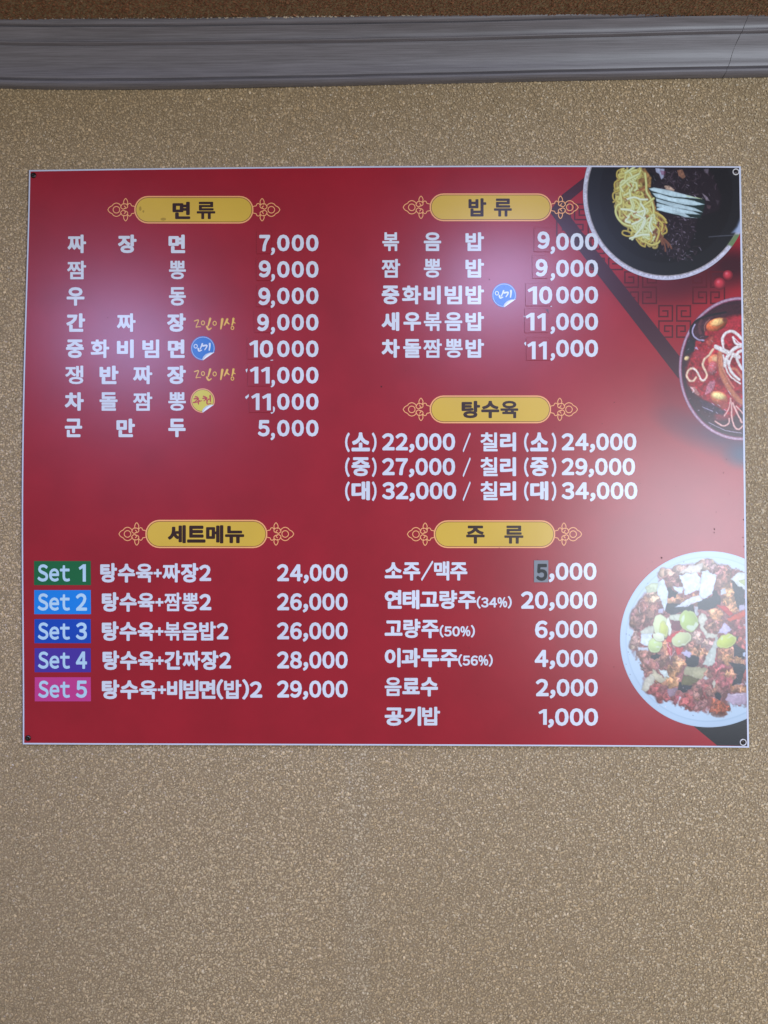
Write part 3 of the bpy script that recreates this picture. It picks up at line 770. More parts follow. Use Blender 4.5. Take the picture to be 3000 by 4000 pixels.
c2.ellipse(785, 530, 135, 76, (186, 92, 52), ang=-.35, soft=3, shade=.5); c2.ellipse(800, 500, 90, 44, (222, 178, 112), ang=-.3, soft=8, shade=.3); c2.ellipse(890, 475, 30, 24, (110, 58, 46), soft=6)
c2.poly([(650, 740), (745, 660), (755, 750), (690, 800)], (178, 74, 66), tex=.3); c2.poly([(515, 815), (540, 800), (565, 845), (520, 830)], (204, 176, 206))
c2.ellipse(420, 945, 34, 26, (212, 186, 130), soft=3, shade=.3, ang=-.6)
cream, ce = (226, 198, 164), (176, 118, 96)
c2.stroke([(745, 835), (700, 900), (640, 960), (618, 1030), (650, 1100), (668, 1160), (640, 1212), (600, 1218), (565, 1150), (530, 1090), (480, 1072), (432, 1110), (422, 1170), (450, 1218), (500, 1225), (535, 1185)], 30, cream, edge=ce)
c2.stroke([(500, 1075), (560, 1130), (600, 1210), (650, 1215)], 14, (232, 226, 226), alpha=.8)
c2.ellipse(760, 975, 78, 80, (190, 106, 74), soft=4, shade=.5); c2.ellipse(735, 1070, 60, 90, (170, 76, 78), soft=5, shade=.4, ang=.3); c2.ellipse(770, 950, 40, 30, (214, 170, 122), soft=8)
for k in range(26): c2.ellipse(740 + rr.randn() * 28, 1070 + rr.randn() * 42, 5, 4, (214, 190, 206), soft=2, alpha=.7)
c2.stroke([(830, 890), (832, 1000), (850, 1120), (900, 1240), (980, 1370), (1060, 1460), (1110, 1500)], 74, (190, 116, 82), edge=(130, 58, 56)); c2.stroke([(850, 900), (862, 1050), (930, 1200), (1000, 1310)], 22, (214, 156, 120), alpha=.6)
c2.stroke([(870, 910), (900, 1060), (960, 1170), (1080, 1260)], 24, (222, 214, 206), edge=(170, 130, 120)); c2.stroke([(1100, 1180), (1020, 1080), (960, 1100), (1040, 1200)], 40, (190, 110, 84), edge=(150, 70, 66))
for pts, w0 in (([(865, 770), (862, 700), (900, 640), (970, 612), (1040, 650), (1110, 720)], 38), ([(780, 805), (860, 845), (960, 890), (1060, 930)], 58), ([(1110, 790), (1020, 820), (950, 890), (900, 970), (890, 1040)], 46),
                ([(1110, 850), (1050, 880), (1040, 960), (1090, 1060), (1120, 1100)], 38), ([(990, 690), (1020, 760), (1110, 790)], 32), ([(930, 980), (950, 1080), (1010, 1160), (1070, 1210)], 36), ([(1000, 900), (960, 960), (940, 1040)], 26), ([(860, 760), (880, 830), (940, 880)], 26)):
    c2.stroke(pts, w0, (226, 222, 214), edge=(176, 152, 142))
c2.stroke([(1010, 700), (1060, 750), (1110, 770)], 14, (240, 240, 238), alpha=.8)
c2.poly([(640, 1400), (660, 1300), (700, 1230), (770, 1210), (760, 1290), (700, 1380)], (176, 82, 96), tex=.4)
for k in range(5): c2.stroke([(650 + k * 20, 1390 - k * 8), (680 + k * 18, 1300), (710 + k * 14, 1235)], 6, (222, 178, 190), alpha=.75)
c2.poly([(450, 1290), (520, 1300), (580, 1390), (560, 1410), (490, 1360)], (200, 130, 120), tex=.4); c2.stroke([(470, 1310), (510, 1340), (490, 1370)], 8, (232, 222, 224))
c2.ellipse(820, 1440, 110, 84, (190, 96, 62), soft=5, shade=.4, ang=.5); c2.ellipse(810, 1410, 86, 42, (226, 204, 132), ang=.25, soft=9, shade=.25); c2.ellipse(870, 1520, 60, 50, (156, 62, 56), soft=8, ang=.6)
for pts, w0 in (([(960, 1440), (975, 1560), (975, 1680), (1010, 1790), (1060, 1825), (1105, 1785)], 22), ([(985, 1500), (1050, 1640), (1100, 1740)], 24), ([(770, 1722), (850, 1775), (910, 1775), (940, 1740), (940, 1690)], 20), ([(960, 1460), (930, 1580), (880, 1660)], 16), ([(1030, 1540), (1090, 1600), (1120, 1640)], 20)):
    c2.stroke(pts, w0, (222, 178, 164), edge=(168, 92, 96))
for k in range(60):
    u, v = rr.uniform(420, 1100), rr.uniform(640, 1850); a = rr.uniform(0, 3.1); L = rr.uniform(8, 36)
    c2.stroke([(u, v), (u + L * math.cos(a), v + L * .6 * math.sin(a))], rr.uniform(3, 6), (226, 206, 220), alpha=rr.uniform(.3, .8), curve=False)
for pts in ([(730, 1500), (760, 1525)], [(800, 1520), (830, 1540)], [(880, 1580), (905, 1595)], [(610, 1545), (740, 1600)], [(690, 1740), (900, 1840), (1100, 1870)], [(560, 1590), (575, 1585)], [(780, 1610), (795, 1625)], [(930, 1350), (960, 1390)]):
    c2.stroke(pts, 7, (214, 214, 236), alpha=.8, curve=False)
c2.warp(1.0, 6, 71, np.clip((.93 - np.hypot((c2.X - 2895) / 244, (c2.Y - 1440) / 281)) / .04, 0, 1))
g_ = noise2(c2.h, c2.w, 3, 63); c2.im *= (1 + (g_ - .5) * .22)[..., None]
dish('noodle_soup_print', c2, 2895, 1440, 244, 281, 370, 170, 2.2, label='printed photo of red seafood noodle soup cut off by the board edge')

# sweet and sour pork on the white plate
R3f = lambda u, v: (2400 + u / 2.765, 2130 + v / 2.765)
c3 = Canvas(2415, 2145, 2930, 2850, 1.5, (206, 214, 224), R3f, 1 / 2.765)
bowl_rim(c3, 2768, 2497, 346, 344, ((1.0, (156, 176, 192)), (.992, (172, 192, 206)), (.94, (162, 184, 199)), (.925, (176, 196, 209))))
brown, red, org, tan = (150, 104, 92), (148, 78, 76), (184, 132, 94), (172, 140, 124)
c3.poly([(480, 300), (720, 220), (1000, 170), (1250, 230), (1420, 300), (1430, 1740), (1240, 1700), (1180, 1850), (1060, 1790), (900, 1800), (720, 1740), (560, 1680), (400, 1600), (310, 1560), (330, 1330), (250, 1230), (180, 1120), (260, 1000), (170, 880), (200, 700), (330, 520), (500, 440)], (134, 82, 80), soft=14, tex=.5, seed=2, rough=1)
CL = [(560, 310, 80, 48, tan), (720, 262, 70, 38, tan), (640, 385, 95, 62, brown), (1000, 222, 115, 55, tan), (1180, 300, 90, 70, brown), (1150, 400, 80, 60, brown), (1240, 500, 80, 90, org), (1250, 640, 88, 88, org), (430, 560, 90, 62, tan), (330, 650, 70, 72, brown),
      (250, 790, 86, 112, brown), (400, 755, 50, 112, brown), (670, 592, 92, 46, org), (890, 600, 30, 32, org), (1085, 750, 75, 75, org), (1050, 890, 82, 66, brown), (1340, 830, 72, 60, red), (1360, 940, 72, 70, red), (1370, 1060, 60, 84, red), (880, 1010, 70, 70, tan),
      (845, 1092, 42, 32, brown), (910, 1150, 92, 50, org), (1010, 1060, 55, 52, tan), (232, 1045, 55, 88, tan), (350, 1210, 90, 76, brown), (540, 1120, 52, 82, org), (530, 1250, 70, 68, brown), (420, 1312, 112, 62, brown), (690, 1270, 72, 60, org), (640, 1360, 72, 70, org),
      (600, 1470, 102, 58, org), (430, 1540, 82, 70, red), (520, 1640, 80, 40, red), (1230, 1180, 88, 88, org), (1330, 1232, 62, 54, org), (1120, 1330, 112, 80, red), (1250, 1400, 92, 50, org), (1180, 1500, 104, 68, red), (900, 1520, 62, 60, brown), (905, 1650, 90, 112, brown),
      (770, 1690, 62, 80, red), (1130, 1755, 102, 98, (160, 84, 60)), (1010, 1580, 62, 58, red), (1345, 1550, 92, 44, org), (1070, 1570, 72, 50, brown), (1400, 1400, 42, 60, red), (660, 1660, 26, 30, red), (1085, 1210, 30, 26, red), (985, 1400, 34, 30, brown), (1390, 1660, 40, 50, red)]
for k, (u, v, a, b, col) in enumerate(CL): c3.lumps(u, v, a, b, col, 100 + k)
inn = np.clip((.90 - np.hypot((c3.X - 2768) / 346, (c3.Y - 2497) / 344)) / .05, 0, 1)
c3.warp(9, 9, 31, inn); c3.warp(6, 4.5, 41, inn)
g_ = noise2(c3.h, c3.w, 2.2, 61) * .5 + noise2(c3.h, c3.w, 5, 62) * .5; c3.im *= (1 + (g_ - .5) * .55 * inn * (c3.im[..., 2] < .60))[..., None]
dk = (34, 36, 48)
for k, p in enumerate(([(570, 450), (690, 520), (665, 565), (580, 565)], [(560, 620), (860, 640), (860, 740), (700, 722), (620, 750), (550, 710)], [(1080, 455), (1150, 560), (1150, 640), (1000, 702), (890, 682), (900, 600), (1050, 560)],
          [(1262, 375), (1410, 480), (1410, 660), (1330, 680), (1290, 520)], [(760, 1170), (800, 1180), (920, 1200), (915, 1300), (830, 1332), (770, 1270)], [(1280, 1060), (1410, 1130), (1410, 1230), (1300, 1200)], [(1230, 1262), (1420, 1290), (1375, 1500), (1262, 1510), (1330, 1400)],
          [(700, 1480), (850, 1520), (760, 1600), (690, 1560)], [(1080, 1600), (1160, 1590), (1150, 1680), (1090, 1660)], [(390, 1200), (460, 1160), (500, 1190), (430, 1250)], [(1300, 990), (1340, 980), (1330, 1040)])):
    c3.poly(p, dk, tex=.3, seed=k, rough=1.6)
VG = [([(700, 300), (800, 222), (960, 190), (930, 300), (880, 300)], (204, 194, 178)), ([(690, 325), (880, 290), (932, 350), (920, 480), (762, 540), (740, 420)], (206, 216, 226)), ([(945, 285), (1010, 275), (1105, 325), (1062, 520), (965, 590), (915, 530)], (206, 218, 230)),
      ([(630, 450), (742, 450), (742, 520), (690, 522)], (196, 206, 214)), ([(650, 672), (790, 580), (930, 528), (952, 592), (760, 662)], (200, 206, 212)), ([(470, 402), (530, 358), (577, 500), (570, 620), (545, 705), (510, 620), (460, 500)], (196, 208, 216)),
      ([(1260, 362), (1330, 300), (1420, 300), (1420, 480), (1340, 440)], (200, 208, 204)), ([(1340, 380), (1420, 360), (1420, 430), (1370, 420)], (178, 188, 128)), ([(330, 450), (400, 408), (470, 402), (465, 502), (350, 512)], (186, 196, 160)), ([(1145, 480), (1200, 475), (1205, 520), (1160, 545)], (196, 200, 204)),
      ([(275, 930), (370, 868), (432, 880), (430, 965), (290, 965)], (188, 190, 170)), ([(290, 960), (418, 950), (402, 1030), (350, 1092), (280, 1052)], (206, 216, 226)), ([(470, 690), (540, 680), (530, 740), (470, 735)], (178, 170, 190)), ([(580, 800), (610, 745), (712, 740), (722, 822)], (186, 190, 166)),
      ([(1342, 650), (1410, 640), (1410, 700), (1350, 700)], (172, 164, 184)), ([(930, 730), (980, 740), (1000, 800), (962, 870), (1010, 950), (1110, 962), (1100, 1005), (1000, 1000), (940, 930), (905, 800)], (192, 190, 170)), ([(865, 660), (910, 665), (905, 760), (865, 760)], (176, 176, 180)),
      ([(1190, 835), (1272, 900), (1212, 960), (1105, 950)], (184, 172, 198)), ([(1110, 980), (1150, 1080), (1100, 1120), (1080, 1262), (1030, 1312), (950, 1290), (1060, 1070)], (178, 184, 172)), ([(770, 1305), (1010, 1322), (940, 1450), (750, 1392)], (158, 152, 118)),
      ([(740, 1400), (932, 1442), (832, 1512), (730, 1510)], (96, 90, 58)), ([(412, 1338), (520, 1420), (592, 1432), (500, 1492), (400, 1422)], (186, 176, 146)), ([(470, 1342), (560, 1350), (602, 1425), (540, 1425)], (198, 208, 200)), ([(345, 1425), (410, 1390), (440, 1470), (340, 1585), (290, 1560)], (190, 184, 162)),
      ([(250, 1105), (360, 1105), (368, 1135), (250, 1132)], (198, 202, 208)), ([(558, 990), (680, 922), (745, 930), (642, 1000), (600, 1062), (550, 1050)], (190, 44, 54)), ([(560, 1050), (622, 1110), (625, 1200), (582, 1182)], (184, 60, 64)), ([(650, 1100), (742, 1112), (722, 1182), (670, 1182)], (188, 46, 54)),
      ([(1098, 650), (1200, 650), (1292, 740), (1240, 762)], (184, 46, 50)), ([(1218, 792), (1410, 700), (1410, 772), (1240, 822)], (190, 72, 52)), ([(1230, 1600), (1430, 1590), (1430, 1722), (1280, 1722), (1200, 1672)], (168, 148, 164)), ([(565, 1550), (692, 1540), (652, 1622), (590, 1642)], (138, 112, 124)),
      ([(615, 815), (700, 820), (745, 880), (700, 925), (620, 915)], (104, 44, 58)), ([(725, 1160), (775, 1128), (835, 1160), (822, 1215), (760, 1190)], (186, 178, 204)), ([(955, 1440), (990, 1410), (1012, 1440), (980, 1462)], (196, 196, 190)), ([(1060, 1470), (1095, 1452), (1090, 1530), (1062, 1530)], (186, 180, 160)),
      ([(1390, 1160), (1420, 1155), (1420, 1205), (1392, 1200)], (176, 190, 210)), ([(700, 1640), (715, 1640), (690, 1735), (680, 1730)], (206, 204, 208))]
for k, (p, col) in enumerate(VG): c3.poly(p, col, tex=.14, seed=50 + k, rough=1.0)
for (u, v, a, b, g, col) in ((505, 880, 84, 132, -.15, (190, 200, 150)), (590, 880, 24, 95, -.1, (206, 212, 190)), (532, 905, 46, 84, -.1, (176, 184, 92)), (435, 1080, 80, 78, .3, (176, 194, 128)), (480, 990, 62, 44, .5, (202, 208, 172)), (805, 818, 100, 120, -.45, (150, 170, 92)), (722, 1015, 112, 74, -.35, (176, 184, 132)), (1212, 1035, 104, 74, -.35, (170, 182, 78))):
    c3.ellipse(u + 3, v + 5, a * 1.03, b * 1.03, (70, 60, 50), ang=g, soft=5, alpha=.5); c3.ellipse(u, v, a, b, col, ang=g, soft=1.6, shade=.16); c3.ellipse(u, v, a * .96, b * .96, np.array(col) * .8 + 45, ang=g, soft=2, alpha=.8, ringw=10)
for (u, v, a, b, g) in ((745, 790, 16, 40, .3), (830, 890, 50, 30, .2), (880, 860, 20, 26, 0), (440, 1050, 20, 12, 0), (700, 1040, 14, 10, 0), (1250, 985, 30, 6, -.3), (1160, 1010, 10, 14, 0), (500, 960, 40, 14, .4), (470, 1100, 22, 10, .4), (740, 1070, 14, 10, 0)): c3.ellipse(u, v, a, b, (204, 214, 208), ang=g, soft=4, alpha=.65)
for pts in ([(560, 1060), (600, 1130), (605, 1220)], [(650, 1150), (610, 1210), (605, 1240)], [(265, 670), (275, 730)], [(690, 1240), (740, 1245)], [(1335, 1500), (1395, 1500)], [(905, 550), (870, 620), (780, 660)], [(1260, 1620), (1300, 1610), (1400, 1608)], [(330, 670), (340, 690)]): c3.stroke(pts, 6, (228, 214, 216), alpha=.75, curve=False)
for k in range(70):
    u, v = rr.uniform(350, 1400), rr.uniform(1100, 1750); c3.ellipse(u, v, rr.uniform(3, 7), rr.uniform(2, 4), (232, 216, 218), rr.uniform(0, 3), soft=2, alpha=rr.uniform(.3, .8))
for (u, v) in ((128, 958), (160, 970), (162, 1045), (150, 1153), (126, 1283), (170, 1395), (182, 1665), (112, 1500), (850, 1840), (750, 180)): c3.ellipse(u, v, 4, 4, (60, 60, 80), soft=1.4)
c3.warp(3, 7, 51, inn)
dish('pork_plate_print', c3, 2768, 2497, 346, 344, 400, 300, 2.4, label='printed photo of sweet and sour pork on a white plate')

# ------------------------------------------------------------------ section headings
def spiral(cx, cy, r0, a0, sgn, n=12):
    return [(cx + r0 * (1 - .62 * i / n) * math.cos(a0 + sgn * i / n * 5.2), cy + r0 * (1 - .62 * i / n) * math.sin(a0 + sgn * i / n * 5.2)) for i in range(n + 1)]
def ornament(ex, cy, sgn, k=1 / 2.304):
    """line-art finial; ex = where it meets the plaque, sgn -1 to the left, +1 to the right"""
    L = []
    for m in (1, -1):
        L.append([(240, 0), (226, 22 * m), (200, 37 * m), (190, 50 * m), (165, 60 * m), (140, 53 * m), (122, 36 * m)])
        L.append([(95, 48 * m), (98, 75 * m), (80, 101 * m), (62, 75 * m), (66, 50 * m)])
        L.append([(122, 36 * m), (124, 22 * m), (106, 6 * m), (88, 10 * m), (80, 20 * m), (92, 34 * m)]) 
        L.append([(122, 30 * m), (110, 50 * m), (88, 54 * m), (66, 44 * m), (62, 26 * m), (74, 14 * m), (92, 12 * m)])
        L.append([(64, 40 * m), (50, 56 * m), (34, 52 * m), (26, 36 * m), (8, 32 * m), (0, 28 * m)])
    out = []
    for p in L:
        q = [tuple(a) for a in catmull(p, 4)]; out += capsules([(ex + sgn * u * k, cy + v * k) for u, v in q], 3.1, n=6)
    out += capsules([(ex + sgn * 163 * k + 30 * k * math.cos(a), cy + 30 * k * math.sin(a)) for a in np.linspace(0, 2 * math.pi, 17)[:-1]], 3.1, closed=True, n=6)
    return out
def stadium(x0, y0, x1, y1, n=14):
    r = (y1 - y0) / 2; cy = (y0 + y1) / 2
    return [(x1 - r + r * math.cos(a), cy + r * math.sin(a)) for a in np.linspace(-math.pi / 2, math.pi / 2, n)] + [(x0 + r + r * math.cos(a), cy + r * math.sin(a)) for a in np.linspace(math.pi / 2, 3 * math.pi / 2, n)]
def heading(box, chars, boxes):
    x0, y0, x1, y1 = box
    rim = onboard(flat('heading_plaque', [stadium(x0, y0, x1, y1)], M_peach, None, 3.2))
    cy = (y0 + y1) / 2
    for nm, ins_, m, ly in (('inner_line', 5.2, M_ring, 3.8), ('gold_face', 7.4, M_gold, 4.4)):
        o = flat(nm, [stadium(x0 + ins_, y0 + ins_, x1 - ins_, y1 - ins_)], m, rim, ly)
    for s0, ex in ((-1, x0 + 1), (1, x1 - 1)):
        flat('line_ornament', ornament(ex, cy, s0), M_peach, rim, 3.0)
    parts = []
    for c, b in zip(chars, boxes): parts += layout(c, b, bold=.044)
    lettering('heading_text', parts, M_brown, rim, 5.0)
    return rim
def unfix():   # children of parts: parts already carry the board's inverse, so cancel it for sub-parts
    pass
heading(A(580, 183, 1095, 302), '면류', [A(745, 208, 822, 283), A(850, 208, 930, 283)])
heading(B(197, 172, 725, 292), '밥류', [B(365, 193, 442, 272), B(475, 194, 552, 272)])
heading(B(197, 1045, 722, 1165), '탕수육', [B(335, 1068, 415, 1143), B(420, 1068, 498, 1143), B(503, 1068, 580, 1143)])
heading(Cc(628, 255, 1155, 377), '세트메뉴', [Cc(725, 278, 803, 356), Cc(808, 280, 888, 354), Cc(890, 278, 965, 357), Cc(972, 281, 1055, 356)])
heading(D(215, 257, 740, 377), '주류', [D(355, 280, 435, 358), D(520, 280, 602, 358)])

# ------------------------------------------------------------------ menu lines
TL = 5.0
def name_line(text, boxes, layer=TL):
    parts = []
    for c, b in zip(text, boxes): parts += layout(c, b, bold=.045)
    return onboard(lettering('dish_name', parts, M_white, None, layer))
def price(parts, layer=TL, m=None):
    return onboard(lettering('price', parts, m or M_white, None, layer))
def num(text, box, **kw): return layout(text, box, bold=.040, gap=.05, **kw)
rows = [('짜장면', [(292, 372), (510, 590), (728, 800)], 350), ('짬뽕', [(290, 372), (730, 803)], 463), ('우동', [(288, 365), (730, 803)], 577), ('간짜장', [(287, 368), (505, 586), (722, 803)], 690),
        ('중화비빔면', [(285, 362), (392, 472), (505, 578), (615, 688), (725, 798)], 803), ('쟁반짜장', [(282, 360), (430, 512), (575, 658), (722, 803)], 916), ('차돌짬뽕', [(280, 362), (430, 508), (575, 658), (727, 803)], 1031), ('군만두', [(280, 355), (503, 583), (727, 802)], 1145)]
for tx, xs, y in rows: name_line(tx, [A(a, y, b, y + 80) for a, b in xs])
def comma(bx): 
    x0, y0, x1, y1 = bx; return layout(',', bx, bold=.045)
for i in range(8):
    y = 350 + i * 114.3
    P_ = layout('0', A(1197, y, 1251, y + 72), bold=.045) + layout('0', A(1260, y, 1313, y + 72), bold=.045) + layout('0', A(1322, y, 1376, y + 72), bold=.045)
    if i != 4: P_ += comma(A(1169, y + 56, 1188, y + 88))
    else: P_ += [([(1056.5, 1406), (1067, 1405), (1067, 1408), (1057, 1409)], [(0, 1, 2, 3)])]
    price(P_)
def patch(box, m=M_patch, skew=0.0, nm='price_patch'):
    x0, y0, x1, y1 = box; q = [(x0 + skew, y0), (x1, y0 + skew), (x1 - skew, y1), (x0, y1 - skew)]
    top = at(np.array([p[0] for p in q]), np.array([p[1] for p in q]), FRONT - .00135); bot = at(np.array([p[0] for p in q]), np.array([p[1] for p in q]), FRONT - .0003)
    c0 = top.mean(0); topi = top + (c0 - top) * .010
    me = bpy.data.meshes.new(nm); me.from_pydata([tuple(v) for v in np.concatenate([bot, top - np.array([0, -.00015, 0]), topi])], [], [(11, 10, 9, 8)] + [(i, 4 + i, 4 + (i + 1) % 4, (i + 1) % 4) for i in range(4)] + [(4 + i, 8 + i, 8 + (i + 1) % 4, 4 + (i + 1) % 4) for i in range(4)])
    me.update(); b2 = bmesh.new(); b2.from_mesh(me); bmesh.ops.recalc_face_normals(b2, faces=b2.faces); b2.to_mesh(me); b2.free()
    return onboard(link(nm, me, m))
HL = 12.2      # lettering on top of the raised vinyl patches
for (pb, ds) in ((A(1108, 338, 1172, 432), [('7', A(1120, 351, 1167, 422))]), (A(1107, 452, 1172, 547), [('9', A(1118, 461, 1170, 535))]), (A(1107, 566, 1170, 662), [('9', A(1116, 578, 1168, 655))]),
                 (A(1098, 680, 1167, 772), [('9', A(1111, 692, 1162, 767))]), (A(1067, 795, 1178, 888), [('1', A(1076, 807, 1114, 880)), ('0', A(1122, 806, 1180, 881))]),
                 (A(1070, 911, 1173, 1004), [('1', A(1079, 921, 1116, 993)), ('1', A(1127, 922, 1165, 993))]), (A(1076, 1024, 1178, 1117), [('1', A(1085, 1036, 1121, 1108)), ('1', A(1132, 1037, 1170, 1109))]),
                 (B(648, 320, 716, 424), [('9', B(663, 336, 716, 412))]), (B(641, 440, 704, 538), [('9', B(655, 455, 707, 531))]), (B(611, 560, 722, 658), [('1', B(620, 574, 661, 651)), ('0', B(670, 573, 727, 650))]),
                 (B(608, 670, 708, 773), [('1', B(611, 688, 650, 764)), ('1', B(661, 690, 698, 765))]), (B(615, 796, 716, 892), [('1', B(619, 812, 655, 888)), ('1', B(667, 812, 703, 889))])):
    p = patch(pb, skew=random.uniform(-1.5, 1.5))
    parts = []
    for d, b in ds: parts += layout(d, b, bold=.045)
    lettering('digit', parts, M_white, p, HL)
lettering_parts = layout('5', A(1114, 1151, 1165, 1222), bold=.045); price(lettering_parts)
# corners of the old print showing beside the patches
for q in ([(959, 1444), (967, 1439), (966, 1449), (963, 1456)], [(957, 1551), (974, 1537), (974, 1547), (962, 1559)], [(2046, 1234), (2051, 1234), (2051, 1240), (2047, 1239)], [(2047, 1340), (2057, 1333), (2057, 1348), (2052, 1350)], [(2150, 1195), (2156, 1195), (2156, 1198), (2150, 1198)]):
    onboard(flat('old_print_corner', [q], M_white, None, 6))
onboard(flat('torn_corner', [[(2130, 1208), (2142, 1208), (2144, 1225)]], M_tear, None, 13.5))

rowsB = [('볶음밥', [(-7, 65), (172, 247), (352, 432)], 340), ('짬뽕밥', [(-10, 70), (172, 247), (352, 432)], 455), ('중화비빔밥', [(-10, 66), (78, 160), (172, 245), (262, 337), (352, 432)], 570), ('새우볶음밥', [(-10, 66), (84, 160), (172, 248), (262, 338), (352, 432)], 685), ('차돌짬뽕밥', [(-10, 68), (83, 160), (170, 250), (263, 340), (352, 432)], 801)]
for tx, xs, y in rowsB: name_line(tx, [B(a, y, b, y + 81) for a, b in xs])
for i in range(5):
    y = 343 + i * 115.2
    P_ = layout('0', B(743, y, 799, y + 75), bold=.045) + layout('0', B(805, y, 862, y + 75), bold=.045) + layout('0', B(868, y, 925, y + 75), bold=.045)
    if i != 2: P_ += comma(B(719, y + 58, 739, y + 91))
    price(P_)
# sweet and sour pork sizes: exact left/right ends of each group
for (nm, y, sz, a, b, e1, e2) in (('소', 1692, '소', '22,000', '24,000', 1778, 2486), ('중', 1789, '중', '27,000', '29,000', 1778, 2481), ('대', 1883, '대', '32,000', '34,000', 1782, 2490)):
    y1 = y + 68; par = lambda c, x: layout(c, (x, y - 2, x + 18, y1 + 6), bold=.045)
    P_ = par('(', 1348) + layout(sz, (1373, y - 3, 1445, y1 + 3), bold=.045) + par(')', 1453) + par('(', 2047) + layout(sz, (2071, y - 3, 2142, y1 + 3), bold=.045) + par(')', 2155)
    P_ += layout('/', (1808, y - 2, 1838, y1 + 6), bold=.055) + layout('칠', (1877, y - 3, 1944, y1 + 3), bold=.048) + layout('리', (1953, y - 3, 2016, y1 + 3), bold=.045)
    onboard(lettering('dish_name', P_, M_white, None, TL))
    price(num(a, (1493, y, e1, y1))); price(num(b, (2194, y, e2, y1)))

# set menu
tags = [(M_green, '1'), (M_sky, '2'), (M_blue, '3'), (M_indigo, '4'), (M_pink, '5')]
menu = [('탕수육+짜장2', 433, 912, '24,000'), ('탕수육+짬뽕2', 440, 913, '26,000'), ('탕수육+볶음밥2', 440, 987, '26,000'), ('탕수육+간짜장2', 443, 998, '28,000'), ('탕수육+비빔면(밥)2', 440, 1133, '29,000')]
for i, ((m, d), (tx, xa, xb, pr)) in enumerate(zip(tags, menu)):
    y = 433 + i * 125.5; dx = i * .8
    tg = onboard(flat('set_tag', [[(lambda b: (b[0], b[1]))(Cc(147 + dx, y, 0, 0)), Cc(392, y, 0, 0)[:2], Cc(393, y + 104, 0, 0)[:2], Cc(147 + dx, y + 104, 0, 0)[:2]]], m, None, 3))
    tg['label'] = ['green', 'light blue', 'blue', 'indigo', 'pink'][i] + ' tag reading Set ' + d
    y2 = 447 + i * 125.6
    lettering('tag_text', layout('Set', Cc(162 + dx, y2, 302, y2 + 75), bold=.030, gap=.05) + layout(d, Cc(340 if d == '1' else 328, y2, 371 if d == '1' else 376, y2 + 75), bold=.036), M_tagtext, tg, TL)
    hang = 84; core = [c for c in tx]
    onboard(lettering('dish_name', layout(tx, Cc(xa, 442 + i * 126, xb, 442 + i * 126 + 84), bold=.042, gap=.045), M_white, None, TL))
    price(num(pr, Cc(1197, 446 + i * 125.7, 1502, 446 + i * 125.7 + 75)))

# drinks
drinks = [('소주/맥주', 3, 360, 434, None, None), ('연태고량주', 3, 398, 558, '(34%)', (400, 552)), ('고량주', 3, 237, 683, '(50%)', (240, 393)), ('이과두주', 3, 320, 809, '(56%)', (320, 470)), ('음료수', 3, 233, 935, None, None), ('공기밥', 3, 242, 1062, None, None)]
for tx, a, b, y, ex, eb in drinks:
    P_ = layout(tx, D(a, y, b, y + 83), bold=.042, gap=.045)
    if ex: P_ += layout(ex, D(eb[0], y + 32, eb[1], y + 76), bold=.036, gap=.04)
    onboard(lettering('dish_name', P_, M_white, None, TL))
for pr, xa, y in ((',000', 712, 440), ('20,000', 592, 564), ('6,000', 652, 690), ('4,000', 651, 816), ('2,000', 656, 942), ('1,000', 667, 1069)):
    price(num(pr, D(xa, y, 918 + (y - 440) * .011, y + 76)))
p = patch(D(648, 430, 710, 525), M_grey, nm='price_patch'); p['label'] = 'grey patch with a black handwritten-looking 5'
lettering('digit', layout('5', D(658, 445, 706, 519), bold=.045), M_black, p, HL)

# ---- round badges and handwriting
def Hf(u, v): return (700 + u / 2.765, 1150 + v / 2.765)
def script(strokes, f, w0):
    out = []
    for st in strokes:
        ws = w0
        if st[0] == 'o': pts = ell(*st[1:5], n=14); out += capsules([f(*p) for p in pts], w0 * .8, closed=True, n=6); continue
        ww = st[0]; pts = [tuple(p) for p in catmull([np.array(p) for p in st[1:]], 5)] if len(st) > 3 else list(st[1:])
        n0 = len(pts); out += capsules([f(*p) for p in pts], [ww * (1.15 - .5 * k / max(n0 - 1, 1)) for k in range(n0)], n=6)
    return out
two = [(4, (165, 287), (205, 276), (203, 300), (182, 352), (200, 350), (232, 350)), ('o', 257, 308, 17, 22), (8, (335, 262), (325, 300), (313, 340)), (7, (298, 348), (318, 380), (346, 364)), ('o', 383, 312, 18, 22), (9, (466, 268), (458, 320), (449, 372)), (8, (520, 268), (505, 300), (488, 332)), (6, (512, 296), (540, 320)), (8, (586, 262), (580, 300), (570, 332)), (5, (580, 298), (606, 310)), ('o', 575, 362, 15, 18)]
for dy in (0, 547): onboard(flat('handwritten_note', script(two, lambda u, v, dy=dy: Hf(u, v + dy), 4.2), M_hand, None, TL))
ingi = [('o', 178, 560, 18, 20), (6, (250, 534), (240, 560), (226, 592)), (6, (205, 586), (214, 612), (242, 602)), (6, (256, 556), (298, 550), (292, 575), (276, 598)), (7, (330, 532), (330, 565), (324, 604))]
chu = [(5, (176, 1104), (202, 1110)), (5, (162, 1128), (208, 1122), (190, 1142), (172, 1158)), (5, (196, 1134), (226, 1152)), (5, (154, 1168), (200, 1160), (244, 1148)), (6, (204, 1158), (209, 1186)), (5, (262, 1100), (286, 1106)), (5, (256, 1124), (298, 1116), (284, 1136), (266, 1152)), (5, (284, 1130), (310, 1150)), (5, (312, 1134), (336, 1128)), (6, (334, 1094), (338, 1158)), (5, (300, 1150), (304, 1184), (346, 1176))]
